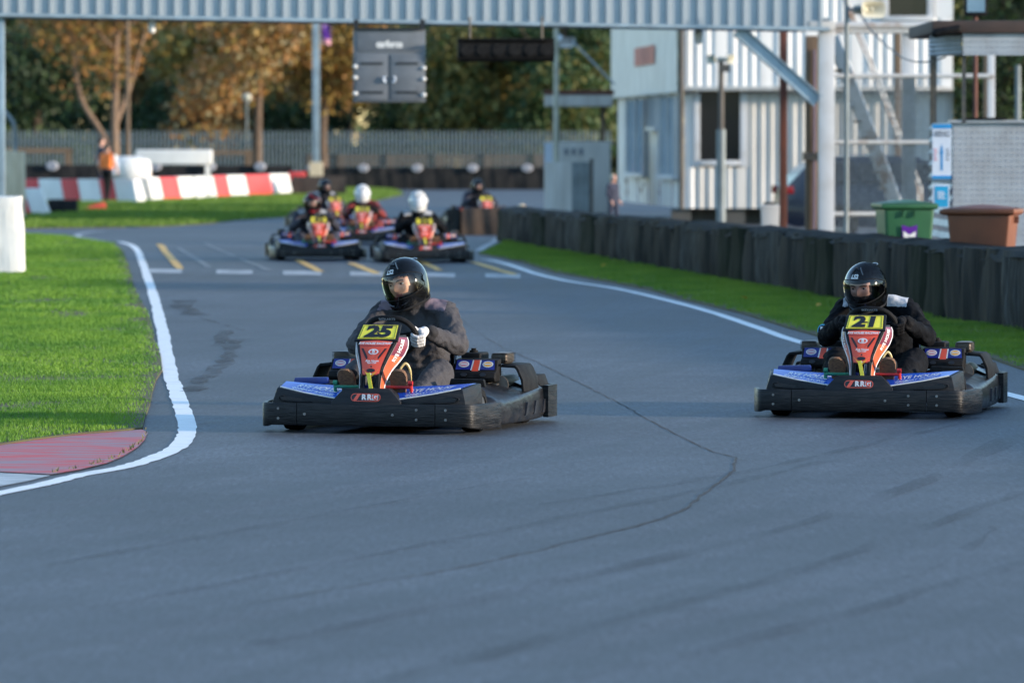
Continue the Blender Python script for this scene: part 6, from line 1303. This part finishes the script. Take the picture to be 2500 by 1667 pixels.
for i in range(9):
    z = 0.97 * i / 8; r = []
    for x, y in [(0, 0.6)] + [(0, 0.02)] + [(-0.03, 0)] + [(-0.2 * j, 0) for j in range(1, 8)]: r.append((x - 0.04 * mnoise.noise(Vector((x * 4, z * 3, 1))) - 0.03 * (z / 0.97) , y - 0.05 * mnoise.noise(Vector((x * 3, z * 2.5, 4))), z))
    rows.append(r)
rows.append([(x, y + 0.5 if y < 0.3 else y, 0.98) for x, y, z in rows[-1]]); mb.sheet(rows); mb.build('cover', 'block_white', wb, angle=50)
mb = MB(); mb.box(-1.38, -0.12, 0.10, 0.6, 0, 0.93); mb.build('core', 'barrier_white', wb)
cpn = thing('cream_panel', 'cream timber panel standing at the left edge behind the white block', 'panel', (AX(6, 122), 122, 0), R(38))
for i in range(3):
    mb = MB(); mb.box(0.2 * i, 0.2 * i + 0.195, 0, 0.06, 0.0, AZ(366, 122) - 0.02 * i); mb.build('plank', 'cream', cpn, bevel=0.006)
bb = thing('black_tyre_box', 'low black tyre box in front of the striped barrier on the far grass', 'tyre stack', (AX(117, 131), 131, 0)); o = belt_mesh(41, 0.66, 0.36).build('belt', 'tarp_dark', bb); o.location = (0.33, 0, 0); mb = MB(); mb.box(0, 0.66, 0.02, 0.5, 0, 0.35); mb.build('core', 'rubber', bb)
rw = thing('red_wedge', 'small red wedge lying on the far grass by the striped barrier', 'wedge', (AX(190, 138), 138, 0)); mb = MB(); mb.prism([(0, 0.0), (0.62, 0.0), (0.62, 0.22), (0.3, 0.14)], 0, 0.4, 'y'); mb.build('body', 'barrier_red', rw, bevel=0.015); mb = MB(); mb.box(0.63, 0.66, 0.05, 0.3, 0.02, 0.2); mb.build('end_plate', 'barrier_red', rw)
# white beam barrier and water tank by the marshals
wbm = thing('white_beam', 'long white beam barrier raised on a stand behind the striped barriers', 'barrier', (AX(332, 166), 166, 0)); L = AX(518, 166) - AX(332, 166)
mb = MB(); mb.box(0, L, 0, 0.45, AZ(402, 166), AZ(366, 166)); mb.build('beam', 'barrier_white', wbm, bevel=0.05, seg=3)
for x in (0.15, L - 0.2):
    mb = MB(); mb.box(x, x + 0.12, 0.1, 0.35, 0, AZ(402, 166)); mb.build('leg', 'barrier_white', wbm)
wt_ = thing('water_tank', 'rounded white plastic tank beside the person in the orange vest', 'tank', (AX(318, 162), 162, 0)); mb = MB(); mb.loft([[(math.cos(a) * r * 0.55 + ox, math.sin(a) * r * 0.4, z) for a in np.linspace(0, 2 * PI, 17)[:-1]] for r, z, ox in ((0.2, 0.05, 0.28), (0.4, 0.35, 0.22), (1.0, 0.62, 0.05), (1.1, 0.95, 0.0), (1.0, 1.18, 0.0), (0.6, 1.28, -0.1))]); mb.build('shell', 'barrier_white', wt_, angle=50)
mb = MB(); mb.box(0.20, 0.40, -0.2, 0.2, 0, 0.30); mb.build('stand', 'rust_red', wt_); mb = MB(); mb.box(-0.62, -0.30, -0.42, -0.2, 0.75, 1.2); mb.build('blue_drum', 'sign_white', wt_, bevel=0.06)
mb = MB(); mb.ell((-0.50, -0.2, 1.22), 0.16, 0.16, 0.13, 12, 8); mb.build('filler_cap', 'barrier_white', wt_)
# black walls with white tyre discs at the far end
wtm = tyre_mesh(0.19, 0.14, 16).mesh('white_tyre', pm('grey_white', (0.42, 0.42, 0.46), None, 5, 0.6), angle=45)
def back_wall(label, px0, px1, Y, ztop, discs):
    t = thing('far_tyre_wall', label, 'barrier', (AX(px0, Y), Y, 0)); L = AX(px1, Y) - AX(px0, Y); n = max(2, int(L / 1.2))
    for i in range(n):
        o = link('belt_panel', FAR_BELT[i % 3], t); o.location = (L * (i + 0.5) / n, random.uniform(-0.02, 0.02), 0); o.scale = (L / n / 1.2, 1, ztop / 0.7)
    mb = MB(); mb.box(0, L, 0.02, 0.5, 0, ztop - 0.02); mb.build('tyre_core', 'rubber', t)
    for px in discs:
        o = link('white_tyre', wtm, t); o.location = (AX(px, Y) - AX(px0, Y), -0.06, ztop - 0.04); o.rotation_euler = (PI / 2, 0, 0); o.scale = (1.0, 0.72, 1.0)
        d = MB(); d.disc((0, 0, 0.05), 0.11, (0, 0, 1), 0.03, 12); d.build('centre', 'grey_white', o)
FAR_BELT = [belt_mesh(60 + k, 1.2, 0.7).mesh('belt_panel', 'tarp_dark', angle=60) for k in range(3)]
back_wall('far black tyre wall closing the end of the track, between the flagpole and the booth', 742, 1330, 203, 0.80, (762, 888, 1018, 1154, 1287))
back_wall('far black tyre wall behind the long striped barrier and the white beam', 366, 712, 187, 0.92, (381, 514, 636))
back_wall('far black tyre wall at the left behind the orange-vested person', 40, 245, 176, 0.98, (129,))
# post and rail fence, palisade fence
pr_ = thing('rail_fence', 'weathered timber post and rail fence behind the far black wall', 'fence', (AX(742, 207), 207, 0)); L = AX(1330, 207) - AX(742, 207)
for z in (AZ(384, 207), AZ(399, 207)):
    mb = MB(); mb.box(0, L, 0, 0.05, z - 0.07, z + 0.07); mb.build('rail', 'timber_grey', pr_)
for px in (760, 833, 953, 1071, 1190, 1312):
    x = AX(px, 207) - AX(742, 207); mb = MB(); mb.box(x - 0.13, x + 0.13, -0.08, -0.005, 0, AZ(378, 207)); mb.build('post', 'timber_grey', pr_)
pr2 = thing('rail_fence', 'timber post and rail fence at the far left behind the black wall', 'fence', (AX(-40, 180), 180, 0)); L = AX(176, 180) - AX(-40, 180)
mb = MB(); mb.box(0, L, 0, 0.06, AZ(374, 180), AZ(362, 180)); mb.build('rail', 'timber', pr2)
for px in (-20, 166):
    x = AX(px, 180) - AX(-40, 180); mb = MB(); mb.box(x - 0.1, x + 0.1, 0.065, 0.2, 0, AZ(362, 180)); mb.build('post', 'timber', pr2)
pr3 = thing('rail_fence', 'timber post and rail fence right of the long white beam', 'fence', (AX(520, 190), 190, 0)); L = AX(608, 190) - AX(520, 190)
mb = MB(); mb.box(0, L, 0, 0.06, AZ(378, 190), AZ(368, 190)); mb.build('rail', 'timber', pr3)
mb = MB(); mb.box(L - 0.12, L + 0.1, 0.065, 0.2, 0, AZ(366, 190)); mb.build('post', 'timber', pr3)
Yp = 214.0; pf_ = thing('palisade_fence', 'tall grey steel palisade fence across the far end below the trees', 'fence', (AX(-60, Yp), Yp, 0)); x0 = AX(-60, Yp); x1 = AX(1500, Yp); zt = AZ(318, Yp)
pl = MB(); prf = [(-0.030, 0), (-0.012, -0.02), (0.012, -0.02), (0.030, 0)]
pl.loft([[(x * k, y, z) for x, y in prf] + [(x * k, y + 0.006, z) for x, y in reversed(prf)] for z, k in ((0.05, 1), (zt - 0.10, 1), (zt, 0.15))]); plm = pl.mesh('pale', 'palisade_grey', angle=30)
for i in range(int((x1 - x0) / 0.150)):
    o = link('pale', plm, pf_); o.location = (i * 0.150, 0, 0)
for z in (0.35, zt - 0.45):
    mb = MB(); mb.box(0, x1 - x0, 0.012, 0.06, z - 0.03, z + 0.03); mb.build('rail', 'palisade_grey', pf_)
# tall poles
fp = pole('flagpole', 'tall pale steel column rising past the footbridge left of the signal cabinet', 'pole', 772, 193, 0.115, 9.5, 'gantry_steel', True)
mb = MB(); mb.box(-0.22, 0.22, -0.22, 0.22, 0, AZ(396, 193)); mb.build('plinth', 'cream', fp)
fg = thing('flag', 'small purple and pink flag hanging beside the pale steel column', 'flag', (AX(784, 192.6), 192.6, AZ(104, 192.6))); mb = MB(); mb.sheet([[(0.02 + 0.3 * t, 0.05 * math.sin(t * 7 + k), -0.1 * t + 0.66 * k / 4) for t in np.linspace(0, 1, 5)] for k in range(5)]); mb.m = [1 if i < 4 else 0 for i in range(16)]; mb.build('cloth', ['purple', 'sign_pink'], fg, angle=60)
mb = MB(); mb.tube([(0.02, 0, -0.1), (0.02, 0, 0.8)], 0.012, 6); mb.build('staff', 'fence_grey', fg)
pole('timber_pole', 'slim brown timber pole beside the forked tree on the left', 'pole', 313, 186, 0.065, 9.0, 'timber')
lpn = pole('lamp_post', 'short lamp post with a round pale globe in front of the far trees', 'lamp post', 603, 200, 0.03, AZ(248, 200), 'fence_grey'); mb = MB(); mb.ell((0, 0, AZ(238, 200)), 0.17, 0.17, 0.15, 14, 10); mb.build('globe', 'horn', lpn); mb = MB(); mb.disc((0, 0, AZ(250, 200)), 0.1, (0, 0, 1), 0.05, 10); mb.build('collar', 'fence_grey', lpn)
# ------------------------------------------------------------------ trees
def leaves(name, parent, blobs, n, size, mat, seed):
    r = np.random.default_rng(seed); w = np.array([b[3] * b[4] for b in blobs], float); w /= w.sum(); idx = r.choice(len(blobs), n, p=w); B = np.array(blobs)[idx]
    u = r.normal(size=(n, 3)); u /= np.linalg.norm(u, axis=1)[:, None]; rad = r.random(n) ** 0.42
    C = B[:, :3] + u * rad[:, None] * B[:, 3:6]
    C += r.normal(size=(n, 3)) * 0.10
    t = r.normal(size=(n, 3)); t /= np.linalg.norm(t, axis=1)[:, None]; q = np.cross(t, r.normal(size=(n, 3))); q /= np.linalg.norm(q, axis=1)[:, None]
    s = size * r.uniform(0.5, 1.3, n)[:, None]; V = np.stack([C - t * s, C + q * s * 0.6, C + t * s, C - q * s * 0.6], 1)
    o = link(name, tri_mesh(name, V, mat, 4), parent)
    me = o.data; mi = r.choice(len(mat) if isinstance(mat, (list, tuple)) else 1, n).astype(np.int32); me.polygons.foreach_set('material_index', mi); return o
def blobs_for(cx, cz, rx, rz, k, seed, ry=None):
    r = random.Random(seed); out = []
    for i in range(k):
        a = r.uniform(0, 6.28); d = math.sqrt(r.random()); z = r.uniform(-1, 1); s = r.uniform(0.35, 0.62)
        out.append((cx + math.cos(a) * d * rx * 0.75, math.sin(a) * d * (ry or rx) * 0.7, cz + z * rz * 0.75, rx * s, (ry or rx) * s, rz * s * 0.9))
    return out
def tree(label, px, Y, tr, h, crowns, mat, n, size, seed, bark='bark', fork=None, cat='tree', name='tree'):
    t = thing(name, label, cat, (AX(px, Y), Y, 0), 0, 'trees beyond the track'); r = random.Random(seed); tk = MB()
    main = [(0, 0, 0), (r.uniform(-.1, .1), 0, h * 0.25), (r.uniform(-.25, .25), r.uniform(-.2, .2), h * 0.55), (r.uniform(-.3, .3), 0, h * 0.9)]
    tk.tube(smooth_path(main, 4), [tr * (1 - 0.75 * i / 12) for i in range(13)], 9)
    for f in (fork or []): tk.tube(smooth_path(f, 4), [tr * 0.62 * (1 - 0.6 * i / (4 * (len(f) - 1))) for i in range(4 * (len(f) - 1) + 1)], 8)
    for i in range(5):
        z0 = h * r.uniform(0.35, 0.75); a = r.uniform(0, 6.28); L = h * r.uniform(0.15, 0.32); tk.tube(smooth_path([(0, 0, z0), (math.cos(a) * L * 0.5, math.sin(a) * L * 0.5, z0 + L * 0.35), (math.cos(a) * L, math.sin(a) * L, z0 + L * 0.9)], 3), [tr * 0.35 * (1 - 0.13 * k) for k in range(7)], 6)
    tk.build('trunk', bark, t, angle=60)
    leaves('crown', t, crowns, int(n * 2.1), size * 0.72, mat, seed); return t
OR, GO, OL, TA, DK, GN = 'leaf_orange', 'leaf_gold', 'leaf_olive', 'leaf_tan', 'leaf_dark', 'leaf_green'
tree('forked tree with pale trunk and sparse orange autumn leaves at the left', 284, 198, 0.19, 9.0, blobs_for(-0.3, 5.8, 2.9, 2.2, 16, 3), [OR, GO, OR], 1500, 0.17, 3, 'bark_light', [[(0, 0, 1.2), (-0.55, 0, 2.1), (-1.25, 0.1, 3.3), (-1.5, 0.1, 5.2), (-1.9, 0.2, 7)], [(0, 0, 2.4), (0.5, 0.1, 3.7), (1.0, 0.1, 5.5)]])
tree('golden autumn tree with a straight brown trunk right of the lamp post', 628, 204, 0.20, 9.5, blobs_for(-0.4, 5.9, 3.0, 2.4, 16, 5) + [(-1.9, 0.3, 2.7, 1.5, 1.2, 1.3), (-1.5, 0.2, 4.0, 1.5, 1.2, 1.2), (-2.6, 0.2, 3.4, 0.9, 0.9, 0.8)], [OR, GO, OR, TA], 2300, 0.18, 5)
tree('orange-gold tree beside the pale steel column', 792, 206, 0.19, 9.0, blobs_for(0.1, 5.4, 2.3, 2.3, 14, 8) + [(0.2, 0, 3.4, 1.3, 1.2, 0.8), (-0.6, 0, 4.1, 1.1, 1, 0.9)], [OR, GO, GO], 2200, 0.18, 8)
tree('dark evergreen tree at the left edge', 90, 224, 0.25, 8.5, blobs_for(-0.6, 3.4, 3.2, 3.0, 18, 11) + [(-1, 0, 1.2, 2.4, 2, 1.4)], [DK, DK, GN], 5200, 0.20, 11)
tree('tall tan-leaved tree behind the forked tree', 330, 246, 0.25, 11, blobs_for(0.5, 6.2, 4.6, 3.6, 20, 13), [TA, TA, OL], 5200, 0.24, 13)
tree('pale tan tree between the forked and golden trees', 480, 250, 0.25, 11, blobs_for(0.0, 6.6, 4.4, 3.4, 20, 14), [TA, OL, TA], 5200, 0.24, 14)
tree('olive and gold tree behind the golden tree', 560, 236, 0.22, 10, blobs_for(-0.5, 4.6, 2.6, 2.8, 16, 15), [OL, GO, OL], 3800, 0.22, 15)
tree('rust-brown low tree behind the lamp post', 480, 228, 0.18, 6, blobs_for(0.6, 2.7, 2.0, 1.9, 12, 16), [OR, TA, OR], 2800, 0.19, 16)
tree('dull orange tree behind the signal cabinet', 850, 240, 0.22, 10, blobs_for(0, 6.2, 3.2, 3.0, 16, 17), [GO, OL, OR], 4200, 0.22, 17)
tree('broad olive-green tree in the middle behind the light bar', 1180, 228, 0.24, 8.5, blobs_for(0, 4.2, 2.7, 2.6, 18, 18) + [(-0.5, 0, 1.7, 1.8, 1.5, 1.2), (0.9, 0, 2.0, 1.5, 1.3, 1.2)], [OL, OL, GN, GO], 5200, 0.20, 18)
tree('dark green tree right of the signal cabinet', 1040, 232, 0.24, 9, blobs_for(0, 3.6, 2.5, 2.8, 16, 19), [GN, DK, OL], 4600, 0.21, 19)
tree('dark green tree behind the ticket booth', 1370, 226, 0.24, 9, blobs_for(0.3, 4.0, 2.8, 3.0, 18, 20), [GN, OL, GN], 5000, 0.21, 20)
tree('tall hazy olive tree behind the middle of the wood', 1080, 256, 0.25, 12, blobs_for(0, 6.6, 4.6, 3.8, 20, 21), [OL, TA, OL], 5200, 0.26, 21)
tree('tall hazy olive tree above the ticket booth', 1300, 258, 0.25, 12, blobs_for(0, 6.8, 4.6, 3.8, 20, 22), [OL, TA, GO], 5200, 0.26, 22)
tree('tall brown-gold tree behind the pale steel column', 730, 256, 0.25, 12, blobs_for(0, 6.8, 4.6, 3.8, 20, 23), [OR, TA, GO], 5200, 0.26, 23)
tree('tall tan tree rising at the far left', 130, 254, 0.25, 12, blobs_for(-1, 6.6, 4.8, 3.8, 20, 24), [TA, OR, OL], 5200, 0.26, 24)
tree('tall dark tree beyond the left edge', -120, 240, 0.25, 11, blobs_for(-1, 5.0, 4.4, 4.4, 20, 25), [DK, GN], 4200, 0.26, 25)
tree('dark green tree behind the white building roof', 1560, 236, 0.25, 11, blobs_for(0.5, 5.0, 4.0, 4.2, 18, 26), [DK, OL, GN], 4600, 0.26, 26)
tree('dark green tree at the right edge behind the metal kiosk', 2450, 128, 0.2, 7.5, blobs_for(0.6, 3.6, 2.1, 2.8, 18, 27) + [(0.2, 0, 1.2, 1.6, 1.4, 1.2)], [DK, GN, DK], 5200, 0.13, 27)
tree('tall dark tree beyond the right edge', 2640, 140, 0.2, 9, blobs_for(0.4, 4.4, 2.8, 3.6, 18, 28), [DK, GN], 4200, 0.17, 28)
tree('brown leafed tree behind the right end of the white building', 2300, 137, 0.2, 9, blobs_for(0.6, 4.4, 2.4, 3.4, 16, 29), [DK, OL, GN], 3600, 0.17, 29)
# dark hedge that closes the view under the crowns
for i, px in enumerate(range(-140, 1640, 150)):
    hdg = thing('hedge_bush', ('dark hedge bush behind the palisade fence, %s from the left' % ('first', 'second', 'third', 'fourth', 'fifth', 'sixth', 'seventh', 'eighth', 'ninth', 'tenth', 'eleventh', 'twelfth')[i]), 'bush', (AX(px, 234), 234, 0), 0, 'hedge behind the palisade fence')
    leaves('foliage', hdg, blobs_for(0, 1.9, 2.0, 1.9, 9, 70 + i, 1.4), 4000, 0.15, [DK, GN, DK], 70 + i)
    sm = MB(); sm.tube([(0, 0, 0), (0.1, 0, 1.4), (-0.1, 0, 2.6)], [0.09, 0.07, 0.03], 6); sm.build('stem', 'bark', hdg)
ring = [(x, 285 + (i % 2) * 8, 6.0, 7.5, 4, 7.0) for i, x in enumerate(range(-54, 60, 8))]
wood = leaves('distant_wood', None, ring, 60000, 0.33, [OL, TA, GN, GO, TA], 99); tag(wood, 'distant autumn wood filling the background behind the nearer trees', 'wood', kind='stuff')
# unseen leaf ring beside and behind the camera, added to block low sky reflections
turn = [(math.cos(a) * 105, 70 + math.sin(a) * 150, 4.2, 9.0, 9.0, 5.0) for a in np.linspace(math.radians(-205), math.radians(25), 46)]
o2 = leaves('unseen_wood_ring', None, turn, 16000, 1.3, ['wood_dark', DK, GN], 98); tag(o2, 'unseen wood added round both sides of the circuit to darken reflections', 'wood', kind='stuff')
